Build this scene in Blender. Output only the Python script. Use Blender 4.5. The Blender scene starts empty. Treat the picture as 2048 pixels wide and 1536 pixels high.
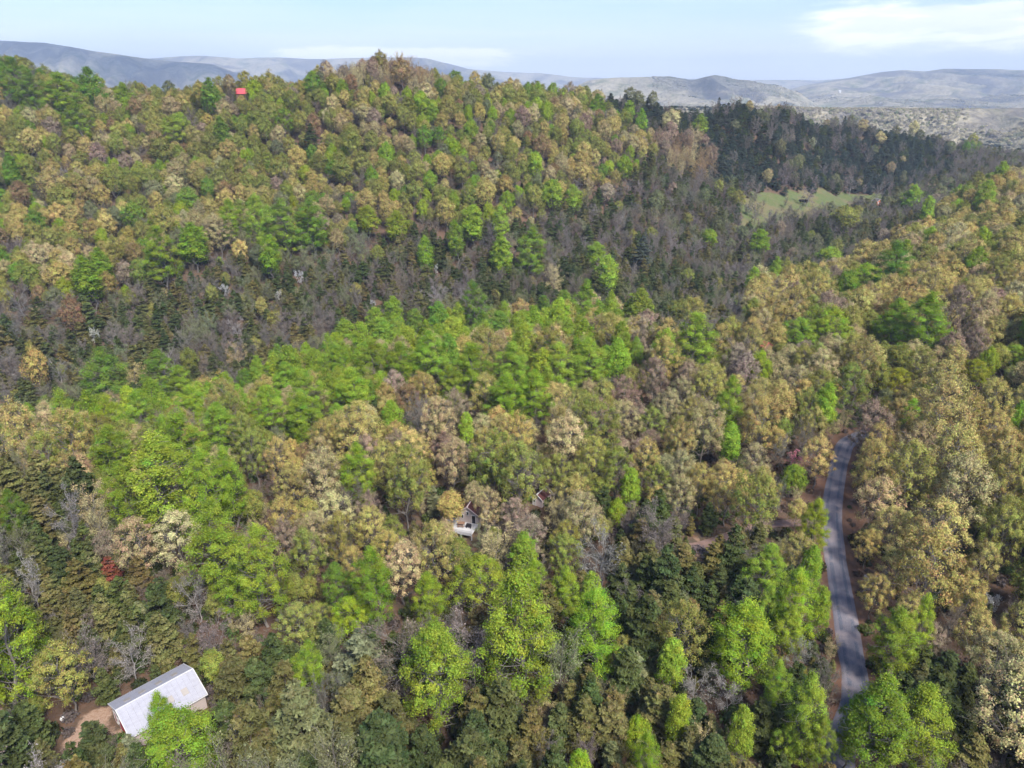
import bpy, bmesh, math, random
import numpy as np
from mathutils import Vector, Matrix

R_ = math.radians
scene = bpy.context.scene
COL = scene.collection

# ------------------------------------------------------------------ camera
F_PX, CU, CV = 1434.0, 1024.0, 768.0          # focal length and centre, in photograph pixels (2048 x 1536)
PITCH = math.atan(600.0 / F_PX)
SP, CP = math.sin(PITCH), math.cos(PITCH)
cam_data = bpy.data.cameras.new('camera')
cam = bpy.data.objects.new('camera', cam_data)
COL.objects.link(cam)
cam.location = (0, 0, 0)
cam.rotation_euler = (math.pi / 2 - PITCH, 0, 0)
cam_data.sensor_fit = 'HORIZONTAL'
cam_data.sensor_width = 36.0
cam_data.lens = 36.0 * F_PX / 2048.0
cam_data.clip_start = 0.5
cam_data.clip_end = 60000
scene.camera = cam

# ------------------------------------------------------------------ light
SUN_ELEV, SUN_AZ = 50.0, 148.0                # azimuth clockwise from +Y (the view direction)
world = bpy.data.worlds.new('World')
scene.world = world
world.use_nodes = True
wn, wl = world.node_tree.nodes, world.node_tree.links
wn.clear()
w_out = wn.new('ShaderNodeOutputWorld')
w_bg = wn.new('ShaderNodeBackground')
w_bg.inputs['Strength'].default_value = 0.133
w_sky = wn.new('ShaderNodeTexSky')
w_sky.sky_type = 'NISHITA'
w_sky.sun_disc = False
w_sky.sun_elevation = R_(SUN_ELEV)
w_sky.sun_rotation = R_(SUN_AZ)
w_sky.air_density = 1.0
w_sky.dust_density = 1.2
w_sky.ozone_density = 1.5


def mth(nt, op, a, b=None, c=None, clamp=False):
    n = nt.nodes.new('ShaderNodeMath')
    n.operation = op
    n.use_clamp = clamp
    for i, v in enumerate((a, b, c)):
        if v is None:
            continue
        if isinstance(v, (int, float)):
            n.inputs[i].default_value = v
        else:
            nt.links.new(v, n.inputs[i])
    return n.outputs[0]


def smooth(nt, x, lo, hi):
    n = nt.nodes.new('ShaderNodeMapRange')
    n.interpolation_type = 'SMOOTHSTEP'
    nt.links.new(x, n.inputs['Value'])
    n.inputs['From Min'].default_value = lo
    n.inputs['From Max'].default_value = hi
    return n.outputs['Result']


def mixc(nt, fac, a, b, blend='MIX'):
    n = nt.nodes.new('ShaderNodeMix')
    n.data_type = 'RGBA'
    n.blend_type = blend
    for sock, v in ((n.inputs[0], fac), (n.inputs[6], a), (n.inputs[7], b)):
        if isinstance(v, (int, float)):
            sock.default_value = v
        elif isinstance(v, (tuple, list)):
            sock.default_value = (v[0], v[1], v[2], 1.0)
        else:
            nt.links.new(v, sock)
    return n.outputs[2]


def noise(nt, vec, scale, detail=4.0, rough=0.55, dist=0.0):
    n = nt.nodes.new('ShaderNodeTexNoise')
    n.inputs['Scale'].default_value = scale
    n.inputs['Detail'].default_value = detail
    n.inputs['Roughness'].default_value = rough
    n.inputs['Distortion'].default_value = dist
    if vec is not None:
        nt.links.new(vec, n.inputs['Vector'])
    return n.outputs['Fac']


def vscale(nt, vec, s):
    n = nt.nodes.new('ShaderNodeMapping')
    nt.links.new(vec, n.inputs['Vector'])
    n.inputs['Scale'].default_value = s
    return n.outputs['Vector']


wt = world.node_tree
tc = wn.new('ShaderNodeTexCoord')
sep = wn.new('ShaderNodeSeparateXYZ')
wl.new(tc.outputs['Generated'], sep.inputs[0])
dx, dy, dz = sep.outputs
# high thin veil, thicker towards the horizon, and flat cloud banks, all laid on a cloud deck seen from below
hz = mth(wt, 'MAXIMUM', dz, 0.0)
deck = mth(wt, 'ADD', hz, 0.06)
cx = mth(wt, 'DIVIDE', dx, deck)
cy = mth(wt, 'DIVIDE', dy, deck)
comb = wn.new('ShaderNodeCombineXYZ')
wl.new(cx, comb.inputs[0]); wl.new(cy, comb.inputs[1])
veil = noise(wt, vscale(wt, comb.outputs[0], (0.22, 0.35, 1)), 1.3, 6.0, 0.55, 0.4)
veil = smooth(wt, veil, 0.38, 0.78)
hor = smooth(wt, hz, 0.16, 0.0)
sky_c = mixc(wt, 1.0, w_sky.outputs[0], (0.40, 0.57, 0.86), 'MULTIPLY')
sky_c = mixc(wt, mth(wt, 'MULTIPLY', hor, 0.75), sky_c, (4.45, 4.65, 4.85))
sky_c = mixc(wt, mth(wt, 'MULTIPLY', veil, 0.42), sky_c, (4.2, 4.5, 4.9))
# bright flat bank to the right, a low bank over the hill in the middle
az = mth(wt, 'ARCTAN2', dx, dy)


def bank(az0, azw, el0, elw, n_scale, lo, hi, seed):
    a_ = mth(wt, 'ABSOLUTE', mth(wt, 'SUBTRACT', az, az0))
    fa = smooth(wt, a_, azw, azw * 0.35)
    e_ = mth(wt, 'ABSOLUTE', mth(wt, 'SUBTRACT', dz, el0))
    fe = smooth(wt, e_, elw, elw * 0.2)
    c = wn.new('ShaderNodeCombineXYZ')
    wl.new(mth(wt, 'MULTIPLY', az, n_scale), c.inputs[0])
    wl.new(mth(wt, 'MULTIPLY', dz, n_scale * 5.5), c.inputs[1])
    c.inputs[2].default_value = seed
    nz = noise(wt, c.outputs[0], 1.0, 7.0, 0.6, 0.3)
    m = mth(wt, 'MULTIPLY', fa, fe)
    return smooth(wt, mth(wt, 'ADD', mth(wt, 'MULTIPLY', nz, 0.95), mth(wt, 'MULTIPLY', m, 0.5)), lo, hi)


b1 = bank(0.52, 0.27, 0.060, 0.050, 12.0, 0.69, 1.02, 1.3)
b2 = bank(-0.13, 0.24, 0.030, 0.022, 16.0, 0.68, 0.92, 7.7)
b3 = bank(0.60, 0.4, 0.065, 0.03, 15.0, 0.80, 0.98, 4.4)
sky_c = mixc(wt, mth(wt, 'MULTIPLY', b1, 0.9), sky_c, (5.5, 5.6, 5.75))
sky_c = mixc(wt, mth(wt, 'MULTIPLY', b2, 0.85), sky_c, (5.4, 5.5, 5.7))
sky_c = mixc(wt, mth(wt, 'MULTIPLY', b3, 0.6), sky_c, (3.7, 4.0, 4.9))
wl.new(sky_c, w_bg.inputs['Color'])
wl.new(w_bg.outputs[0], w_out.inputs['Surface'])
scene.world.cycles.sampling_method = 'MANUAL'
scene.world.cycles.sample_map_resolution = 512

sun_d = bpy.data.lights.new('sun', 'SUN')
sun_d.energy = 4.0
sun_d.angle = R_(14.0)
sun_d.color = (1.0, 0.965, 0.91)
sun = bpy.data.objects.new('sun', sun_d)
COL.objects.link(sun)
sdir = Vector((math.sin(R_(SUN_AZ)) * math.cos(R_(SUN_ELEV)), math.cos(R_(SUN_AZ)) * math.cos(R_(SUN_ELEV)), math.sin(R_(SUN_ELEV))))
sun.rotation_euler = sdir.to_track_quat('Z', 'Y').to_euler()
sun.location = sdir * 400

scene.view_settings.view_transform = 'Standard'
scene.view_settings.look = 'None'
scene.view_settings.exposure = 0.98
scene.view_settings.gamma = 1.0
scene.view_settings.use_curve_mapping = False
scene.render.engine = 'CYCLES'
cy_ = scene.cycles
cy_.max_bounces = 5
cy_.diffuse_bounces = 4
cy_.glossy_bounces = 1
cy_.transmission_bounces = 2
cy_.transparent_max_bounces = 4
cy_.volume_bounces = 0
cy_.use_adaptive_sampling = True
cy_.adaptive_threshold = 0.03
cy_.use_denoising = True
scene.render.use_persistent_data = False

# ------------------------------------------------------------------ photograph geometry helpers


def ray(u, v):
    a = (v - CV) / F_PX
    return (u - CU) / F_PX, CP - a * SP, -SP - a * CP


def proj(X, Y, Z):
    t = Y * CP - Z * SP
    t = np.maximum(t, 1e-3)
    return CU + F_PX * X / t, CV + F_PX * (-(Y * SP + Z * CP)) / t, t


def at(u, v, Y, off=0.0):
    x, y, z = ray(u, v)
    k = Y / y
    return (x * k, Y, z * k - off)


# ------------------------------------------------------------------ terrain
rng = np.random.default_rng(7)
CPTS = [
    (-260, 20, -104), (-120, 20, -100), (0, 0, -98), (120, 0, -96), (260, 20, -88),
    (-60, 70, -98), (0, 70, -98), (60, 70, -98), (140, 70, -96), (-120, 80, -99),
    (-100, 120, -99), (-45, 125, -97), (0, 130, -97), (60, 120, -98), (140, 120, -95), (240, 120, -88),
    (-40, 170, -96), (20, 180, -96), (80, 175, -97), (140, 190, -94), (220, 200, -88),
    (60, 230, -95), (120, 250, -94), (200, 280, -89), (290, 300, -83), (400, 300, -76),
    (240, 370, -87), (330, 400, -80), (450, 420, -70), (330, 500, -80), (430, 540, -78), (560, 520, -72),
]
EDGE = [(262, 440), (190, 352), (108, 290), (43, 262), (-20, 236), (-55, 210), (-90, 180), (-125, 150), (-190, 110)]
for (x, y) in EDGE:
    CPTS.append((x, y, -96.5))
    CPTS.append((x - 26, y + 32, -112))
for (u, v, Y, off) in [
    (-150, 800, 250, 12), (100, 790, 255, 12), (500, 700, 300, 12), (900, 560, 385, 12), (1250, 520, 440, 12), (1500, 470, 510, 12), (1650, 430, 600, 4), (1760, 420, 640, 4), (1500, 440, 560, 2), (1540, 385, 640, 1), (1680, 395, 690, 1), (1780, 385, 730, 3),
    (-200, 560, 320, 16), (100, 560, 330, 16), (400, 560, 350, 14), (700, 480, 395, 14), (1000, 430, 440, 14), (1200, 400, 500, 13),
    (-200, 380, 390, 17), (100, 400, 400, 17), (400, 400, 410, 17), (700, 370, 440, 16), (1000, 320, 480, 16), (1250, 310, 550, 15), (1450, 330, 630, 10), (1650, 350, 740, 10), (1850, 330, 800, 10),
    (-250, 220, 450, 17), (60, 260, 460, 17), (300, 260, 490, 17), (600, 270, 490, 17), (850, 240, 500, 17), (1050, 235, 540, 16), (1250, 250, 610, 12), (1450, 260, 690, 10), (1650, 290, 800, 9),
    (-300, 60, 520, 17), (20, 130, 530, 18), (150, 165, 560, 17), (300, 175, 580, 17), (440, 180, 580, 13), (486, 197, 545, 0), (560, 165, 560, 17), (690, 116, 560, 19), (790, 102, 560, 19), (900, 148, 580, 18),
    (1000, 170, 600, 17), (1120, 184, 630, 16), (1300, 190, 680, 13), (1480, 192, 740, 11), (1600, 214, 800, 10), (1720, 245, 860, 10), (1820, 272, 900, 10), (1950, 290, 930, 18), (2060, 300, 930, 22), (2300, 306, 940, 22), (2000, 318, 720, 20), (2250, 322, 720, 22),
]:
    CPTS.append(at(u, v, Y, off))
for (x, y, z) in [(-600, 0, -90), (-600, 300, -60), (-600, 600, 40), (-520, 760, -40), (-200, 760, -70), (0, 760, -55), (200, 800, -80), (400, 980, -120), (700, 1100, -130), (-100, 1000, -150), (-600, 1100, -150), (300, 1150, -165), (900, 1150, -150), (900, 700, -95), (900, 300, -75), (900, -50, -70), (0, -150, -98), (-400, -150, -100), (500, -150, -80), (-400, 120, -108), (-300, 200, -112)]:
    CPTS.append((x, y, z))
CP_A = np.array(CPTS, float)


def tps_k(r2):
    return 0.5 * r2 * np.log(r2 + 1e-9)


_S = 100.0
_P = CP_A[:, :2] / _S
_n = len(_P)
_r2 = ((_P[:, None] - _P[None]) ** 2).sum(-1)
_K = tps_k(_r2) + np.eye(_n) * 0.02
_A = np.zeros((_n + 3, _n + 3))
_A[:_n, :_n] = _K
_A[:_n, _n] = 1
_A[:_n, _n + 1:] = _P
_A[_n:, :_n] = _A[:_n, _n:].T
_b = np.zeros(_n + 3)
_b[:_n] = CP_A[:, 2]
_W = np.linalg.solve(_A, _b)


def vnoise(x, y, seed=0):
    """smooth value noise in [-1, 1]"""
    xi, yi = np.floor(x).astype(np.int64), np.floor(y).astype(np.int64)
    xf, yf = x - xi, y - yi
    xf = xf * xf * (3 - 2 * xf)
    yf = yf * yf * (3 - 2 * yf)

    def h(i, j):
        n = (i * 374761393 + j * 668265263 + seed * 1442695041) & 0x7fffffff
        n = ((n ^ (n >> 13)) * 1274126177) & 0x7fffffff
        return ((n ^ (n >> 16)) & 0xffff) / 32767.5 - 1.0
    a, b, c, d = h(xi, yi), h(xi + 1, yi), h(xi, yi + 1), h(xi + 1, yi + 1)
    return (a * (1 - xf) + b * xf) * (1 - yf) + (c * (1 - xf) + d * xf) * yf


def fbm(x, y, octv=4, seed=0):
    s, amp, tot = 0.0, 1.0, 0.0
    for k in range(octv):
        s = s + amp * vnoise(x * 2 ** k, y * 2 ** k, seed + k)
        tot += amp
        amp *= 0.5
    return s / tot


def ground(X, Y):
    X = np.asarray(X, float)
    Y = np.asarray(Y, float)
    sh = X.shape
    q = np.stack([X.ravel(), Y.ravel()], -1) / _S
    out = np.empty(len(q))
    for i in range(0, len(q), 20000):
        s = q[i:i + 20000]
        r2 = ((s[:, None] - _P[None]) ** 2).sum(-1)
        out[i:i + 20000] = tps_k(r2) @ _W[:_n] + _W[_n] + s @ _W[_n + 1:]
    out = out.reshape(sh)
    near = np.clip((np.hypot(X - 20, Y - 100) - 130) / 150, 0, 1)
    return out + fbm(X / 46.0, Y / 46.0, 3, 3) * 3.0 * near + fbm(X / 11.0, Y / 11.0, 2, 9) * 0.35 * near


# table for fast look-ups
GX = np.arange(-620, 1001, 5.0)
GY = np.arange(-150, 1201, 5.0)
GZ = ground(*np.meshgrid(GX, GY, indexing='ij'))


def gz(X, Y):
    X = np.asarray(X, float)
    Y = np.asarray(Y, float)
    fx = np.clip((X - GX[0]) / 5.0, 0, len(GX) - 1.001)
    fy = np.clip((Y - GY[0]) / 5.0, 0, len(GY) - 1.001)
    i, j = fx.astype(int), fy.astype(int)
    a, b = fx - i, fy - j
    return (GZ[i, j] * (1 - a) + GZ[i + 1, j] * a) * (1 - b) + (GZ[i, j + 1] * (1 - a) + GZ[i + 1, j + 1] * a) * b


def hit(u, v, dz=0.0, tmin=60, tmax=1100):
    """where the line of sight through a photograph pixel meets the ground raised by dz"""
    x, y, z = ray(u, v)
    t = np.arange(tmin, tmax, 0.5)
    d = z * t - (gz(x * t, y * t) + dz)
    k = np.argmax(d < 0)
    if d[k] >= 0:
        near = np.where(t < 800, d, 1e9)      # grazes a crest: take the closest pass
        k = int(np.argmin(near))
        print('graze', u, v, near[k])
    return (x * t[k], y * t[k], float(gz(x * t[k], y * t[k])))


# ------------------------------------------------------------------ mesh helpers
def link(o, parent=None):
    COL.objects.link(o)
    if parent is not None:
        o.parent = parent
    return o


def np_mesh(name, verts, faces, mats, mat_idx=None, attrs=None, smooth_=False):
    """verts (n,3); faces list of equal-length arrays [(k,3) or (k,4), ...]"""
    me = bpy.data.meshes.new(name)
    verts = np.asarray(verts, np.float32)
    faces = [np.asarray(f, np.int32) for f in faces if len(f)]
    nl = sum(f.size for f in faces)
    nf = sum(len(f) for f in faces)
    me.vertices.add(len(verts))
    me.vertices.foreach_set('co', verts.ravel())
    me.loops.add(nl)
    me.loops.foreach_set('vertex_index', np.concatenate([f.ravel() for f in faces]))
    me.polygons.add(nf)
    tot = np.concatenate([np.full(len(f), f.shape[1], np.int32) for f in faces])
    start = np.concatenate([[0], np.cumsum(tot)[:-1]]).astype(np.int32)
    me.polygons.foreach_set('loop_start', start)
    me.polygons.foreach_set('loop_total', tot)
    if mat_idx is not None:
        me.polygons.foreach_set('material_index', np.asarray(mat_idx, np.int32))
    if smooth_:
        me.polygons.foreach_set('use_smooth', np.ones(nf, bool))
    for m in mats:
        me.materials.append(m)
    me.update(calc_edges=True)
    for k, (dom, vals) in (attrs or {}).items():
        vals = np.asarray(vals, np.float32)
        if vals.ndim == 1:
            a = me.attributes.new(k, 'FLOAT', dom)
            a.data.foreach_set('value', vals)
        else:
            a = me.attributes.new(k, 'FLOAT_COLOR', dom)
            a.data.foreach_set('color', np.c_[vals, np.ones(len(vals))].astype(np.float32).ravel())
    return me


def tag(o, label=None, cat=None, group=None, kind=None):
    if label:
        o['label'] = label
    if cat:
        o['category'] = cat
    if group:
        o['group'] = group
    if kind:
        o['kind'] = kind
    return o


# ------------------------------------------------------------------ materials
def new_mat(name):
    m = bpy.data.materials.new(name)
    m.use_nodes = True
    m.node_tree.nodes.clear()
    return m, m.node_tree


def finish(nt, shader, bump=None):
    out = nt.nodes.new('ShaderNodeOutputMaterial')
    nt.links.new(shader, out.inputs['Surface'])


def principled(nt, color, rough=0.8, spec=0.3, normal=None, metal=0.0):
    p = nt.nodes.new('ShaderNodeBsdfPrincipled')
    if isinstance(color, (tuple, list)):
        p.inputs['Base Color'].default_value = (*color[:3], 1)
    else:
        nt.links.new(color, p.inputs['Base Color'])
    if isinstance(rough, (int, float)):
        p.inputs['Roughness'].default_value = rough
    else:
        nt.links.new(rough, p.inputs['Roughness'])
    p.inputs['Specular IOR Level'].default_value = spec
    p.inputs['Metallic'].default_value = metal
    if normal is not None:
        nt.links.new(normal, p.inputs['Normal'])
    return p.outputs[0]


def bumpn(nt, h, strength=0.5, dist=0.1):
    b = nt.nodes.new('ShaderNodeBump')
    b.inputs['Strength'].default_value = strength
    b.inputs['Distance'].default_value = dist
    nt.links.new(h, b.inputs['Height'])
    return b.outputs[0]


def attr(nt, name, typ='GEOMETRY'):
    a = nt.nodes.new('ShaderNodeAttribute')
    a.attribute_name = name
    a.attribute_type = typ
    return a


def leaf_material(name, transl=0.3):
    """leaf colour comes from the tree (its own object colour), varied by clump and by leaf"""
    m, nt = new_mat(name)
    tree = attr(nt, 'color', 'INSTANCER').outputs['Color']
    tone = attr(nt, 'tone').outputs['Fac']
    warm = attr(nt, 'warm').outputs['Fac']
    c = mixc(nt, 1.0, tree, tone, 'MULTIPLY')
    hs = nt.nodes.new('ShaderNodeHueSaturation')
    nt.links.new(c, hs.inputs['Color'])
    nt.links.new(warm, hs.inputs['Hue'])
    d = nt.nodes.new('ShaderNodeBsdfDiffuse')
    nt.links.new(hs.outputs[0], d.inputs['Color'])
    t = nt.nodes.new('ShaderNodeBsdfTranslucent')
    nt.links.new(hs.outputs[0], t.inputs['Color'])
    mx = nt.nodes.new('ShaderNodeMixShader')
    mx.inputs[0].default_value = transl
    nt.links.new(d.outputs[0], mx.inputs[1])
    nt.links.new(t.outputs[0], mx.inputs[2])
    finish(nt, mx.outputs[0])
    return m


MAT = {}
MAT['leaf'] = leaf_material('spring_leaves', 0.22)
MAT['needle'] = leaf_material('evergreen_needles', 0.12)
MAT['twig'] = leaf_material('twigs', 0.0)


def bark_material(name, a, b):
    m, nt = new_mat(name)
    tcn = nt.nodes.new('ShaderNodeTexCoord')
    n = noise(nt, vscale(nt, tcn.outputs['Object'], (3, 3, 0.6)), 2.0, 4)
    finish(nt, principled(nt, mixc(nt, n, a, b), 0.9, 0.15))
    return m


MAT['bark'] = bark_material('grey_bark', (0.10, 0.085, 0.07), (0.23, 0.20, 0.175))
MAT['bark_pale'] = bark_material('pale_bark', (0.20, 0.175, 0.155), (0.36, 0.33, 0.30))
MAT['bark_dark'] = bark_material('dark_bark', (0.05, 0.038, 0.03), (0.13, 0.10, 0.08))

# ------------------------------------------------------------------ tree meshes


def rand_unit(r, n):
    v = r.normal(size=(n, 3))
    return v / np.linalg.norm(v, axis=1, keepdims=True)


def leaves(r, centers, normals, size, aspect=1.0):
    """one bent-free triangle or quad per leaf spray, facing roughly along normals"""
    n = len(centers)
    nrm = normals / (np.linalg.norm(normals, axis=1, keepdims=True) + 1e-9)
    a = np.cross(nrm, rand_unit(r, n))
    a /= np.linalg.norm(a, axis=1, keepdims=True) + 1e-9
    b = np.cross(nrm, a)
    s = size[:, None] if np.ndim(size) else size
    v0 = centers + a * s * 0.62
    v1 = centers + (-0.35 * a + b * 0.55 / aspect) * s
    v2 = centers + (-0.45 * a - b * 0.5 / aspect) * s
    V = np.stack([v0, v1, v2], 1).reshape(-1, 3)
    Fc = np.arange(3 * n).reshape(-1, 3)
    return V, Fc


def tubes(segs, sides=4):
    """segs: list of (p0, p1, r0, r1)"""
    if not segs:
        return np.zeros((0, 3)), np.zeros((0, 4), int)
    p0 = np.array([s[0] for s in segs], float)
    p1 = np.array([s[1] for s in segs], float)
    r0 = np.array([s[2] for s in segs])[:, None]
    r1 = np.array([s[3] for s in segs])[:, None]
    d = p1 - p0
    d /= np.linalg.norm(d, axis=1, keepdims=True) + 1e-9
    ref = np.where(np.abs(d[:, 2:3]) > 0.9, np.array([[1.0, 0, 0]]), np.array([[0, 0, 1.0]]))
    a = np.cross(d, ref)
    a /= np.linalg.norm(a, axis=1, keepdims=True)
    b = np.cross(d, a)
    V, n = [], len(segs)
    for k in range(sides):
        t = 2 * math.pi * k / sides
        V.append(p0 + (a * math.cos(t) + b * math.sin(t)) * r0)
    for k in range(sides):
        t = 2 * math.pi * k / sides
        V.append(p1 + (a * math.cos(t) + b * math.sin(t)) * r1)
    V = np.stack(V, 1).reshape(-1, 3)
    F = []
    base = (np.arange(n) * 2 * sides)[:, None]
    for k in range(sides):
        k2 = (k + 1) % sides
        F.append(base + np.array([[k, k2, sides + k2, sides + k]]))
    return V, np.concatenate(F)


def grow(r, base, tip, r0, r1, bend, n=4):
    """a limb as a few bent segments; returns segments and its points"""
    base, tip = np.array(base, float), np.array(tip, float)
    L = np.linalg.norm(tip - base)
    off = r.normal(size=3) * bend * L
    pts = []
    for i in range(n + 1):
        t = i / n
        p = base * (1 - t) + tip * t + off * math.sin(math.pi * t) * (1 - 0.3 * t)
        p = p + (r.normal(size=3) * 0.03 * L if 0 < i < n else 0)
        pts.append(p)
    segs = [(pts[i], pts[i + 1], r0 + (r1 - r0) * i / n, r0 + (r1 - r0) * (i + 1) / n) for i in range(n)]
    return segs, pts


def envelope(kind, t):
    """crown radius (0..1) at crown height fraction t"""
    if kind == 'poplar':
        return np.clip(1 - t ** 1.35, 0, 1) ** 0.62 * np.clip(t + 0.12, 0, 1) ** 0.34 * 1.30
    if kind == 'poplar_round':
        return np.sqrt(np.clip(1 - t ** 2.1, 0, 1)) * np.clip(t + 0.14, 0, 1) ** 0.26 * 1.06
    if kind == 'maple':
        return np.sqrt(np.clip(1 - ((t - 0.38) / 0.64) ** 2, 0, 1))
    if kind == 'oak':
        return np.sqrt(np.clip(1 - ((t - 0.42) / 0.60) ** 2, 0, 1))
    if kind == 'bare':
        return np.sqrt(np.clip(1 - ((t - 0.58) / 0.60) ** 2, 0, 1)) * 0.95
    return np.clip(1.03 - t, 0, 1)


def broadleaf(kind, seed, H=20.0, R=5.5, base=0.3, n_clump=46, per=150, clump_r=1.55, leaf=0.42, gap=0.0, shell=0.75, fill=0.22):
    """returns (crown mesh data, trunk mesh data)"""
    r = np.random.default_rng(seed)
    zb = H * base
    Hc = H - zb
    # big lobes make the outline uneven
    nl = r.integers(5, 9)
    lob_az = r.uniform(0, 2 * math.pi, nl)
    lob_t = r.uniform(0.1, 0.9, nl)
    lob_a = r.uniform(-0.42, 0.30, nl)

    def env(t, az):
        e = envelope(kind, t)
        m = 1.0
        for k in range(nl):
            da = np.abs((az - lob_az[k] + math.pi) % (2 * math.pi) - math.pi)
            m = m + lob_a[k] * np.exp(-(da / 0.6) ** 2 - ((t - lob_t[k]) / 0.28) ** 2)
        return e * m * R
    lean = r.normal(size=2) * 0.35
    C, segs = [], []
    tr = 0.022 * H * 0.5 + 0.04
    top = np.array([lean[0], lean[1], zb + Hc * 0.86])
    s, tp = grow(r, (0, 0, -0.6), top, tr * 1.25, tr * 0.18, 0.015, 7)
    segs += s
    tz = np.array([p[2] for p in tp])

    def on_trunk(z):
        z = min(max(z, tz[0]), tz[-1])
        k = min(int(np.searchsorted(tz, z)) - 1, len(tp) - 2)
        k = max(k, 0)
        f = (z - tz[k]) / (tz[k + 1] - tz[k] + 1e-6)
        return tp[k] * (1 - f) + tp[k + 1] * f
    ga = 2.399963
    for i in range(n_clump):
        t = ((i + 0.5) / n_clump) ** 0.85
        if kind.startswith('poplar'):
            t = ((i + 0.5) / n_clump) ** 0.95
        azm = i * ga + r.normal() * 0.35
        q = r.uniform(0.74, 1.10) if r.random() < shell else r.uniform(0.25, 0.7)
        if t > 0.86:
            q *= r.uniform(0.3, 1.0)
        rr = max(env(t, azm) * q - clump_r * 0.35, 0.1)
        p = np.array([math.cos(azm) * rr + lean[0] * t, math.sin(azm) * rr + lean[1] * t, zb + Hc * (t * 0.93) + r.normal() * Hc * 0.035])
        if r.random() < gap:
            continue
        C.append(p)
        if i % 2 == 0 or kind == 'bare':
            o = on_trunk(p[2] - rr * (0.35 if kind.startswith('poplar') else 0.55) - 0.6)
            s, pts = grow(r, o, p, max(0.05, tr * 0.34 * (1.1 - t)), 0.03, 0.10, 3)
            segs += s
            for _ in range(2):
                k = pts[r.integers(1, 3)]
                e = p + r.normal(size=3) * clump_r * 0.9
                s2, _p = grow(r, k, e, 0.045, 0.02, 0.10, 2)
                segs += s2
    C = np.array(C)
    nC = len(C)
    # leaves on the shells of the clumps
    cr = clump_r * r.uniform(0.72, 1.3, nC)
    ids = np.repeat(np.arange(nC), per)
    n = len(ids)
    d = rand_unit(r, n)
    d[:, 2] = np.where(d[:, 2] < -0.55, -d[:, 2], d[:, 2])
    rad = (r.uniform(0.0, 1.0, n) ** 0.33) * r.uniform(0.7, 1.12, n)
    sub = rand_unit(r, nC * 7).reshape(nC, 7, 3)
    pick = sub[ids, r.integers(0, 7, n)]
    d2 = d * 0.72 + pick * 0.55
    pos = C[ids] + d2 * (cr[ids] * rad)[:, None] * np.array([1.05, 1.05, 1.0])
    # some leaves bridge between the clumps so the crown closes up
    nb_ = int(n * fill)
    tb = r.uniform(0.03, 0.96, nb_)
    ab = r.uniform(0, 2 * math.pi, nb_)
    rb = env(tb, ab) * r.uniform(0.62, 0.98, nb_)
    pos[:nb_] = np.c_[np.cos(ab) * rb + lean[0] * tb, np.sin(ab) * rb + lean[1] * tb, zb + Hc * tb * 0.95]
    pos[:nb_] += r.normal(size=(nb_, 3)) * 0.22
    outw = pos - np.array([lean[0] * 0.5, lean[1] * 0.5, zb + Hc * 0.38])
    outw[:, 2] *= 0.8
    outw /= np.linalg.norm(outw, axis=1, keepdims=True) + 1e-6
    d2[:nb_] = outw[:nb_]
    nrm = d2 * 0.50 + outw * 0.50 + np.array([0, 0, 0.30]) + rand_unit(r, n) * 0.48
    sh_ = r.permutation(n)
    size = leaf * r.uniform(0.6, 1.35, n)
    V, Fc = leaves(r, pos, nrm, size, 1.1)
    tone_c = r.uniform(0.74, 1.20, nC)
    tone = tone_c[ids] * r.uniform(0.62, 1.36, n)
    warm = 0.5 + (r.normal(size=nC) * 0.012)[ids] + r.normal(size=n) * (0.026 if kind == 'oak' else 0.014)
    return (V, Fc, tone, warm), tubes(segs, 4)


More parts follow.
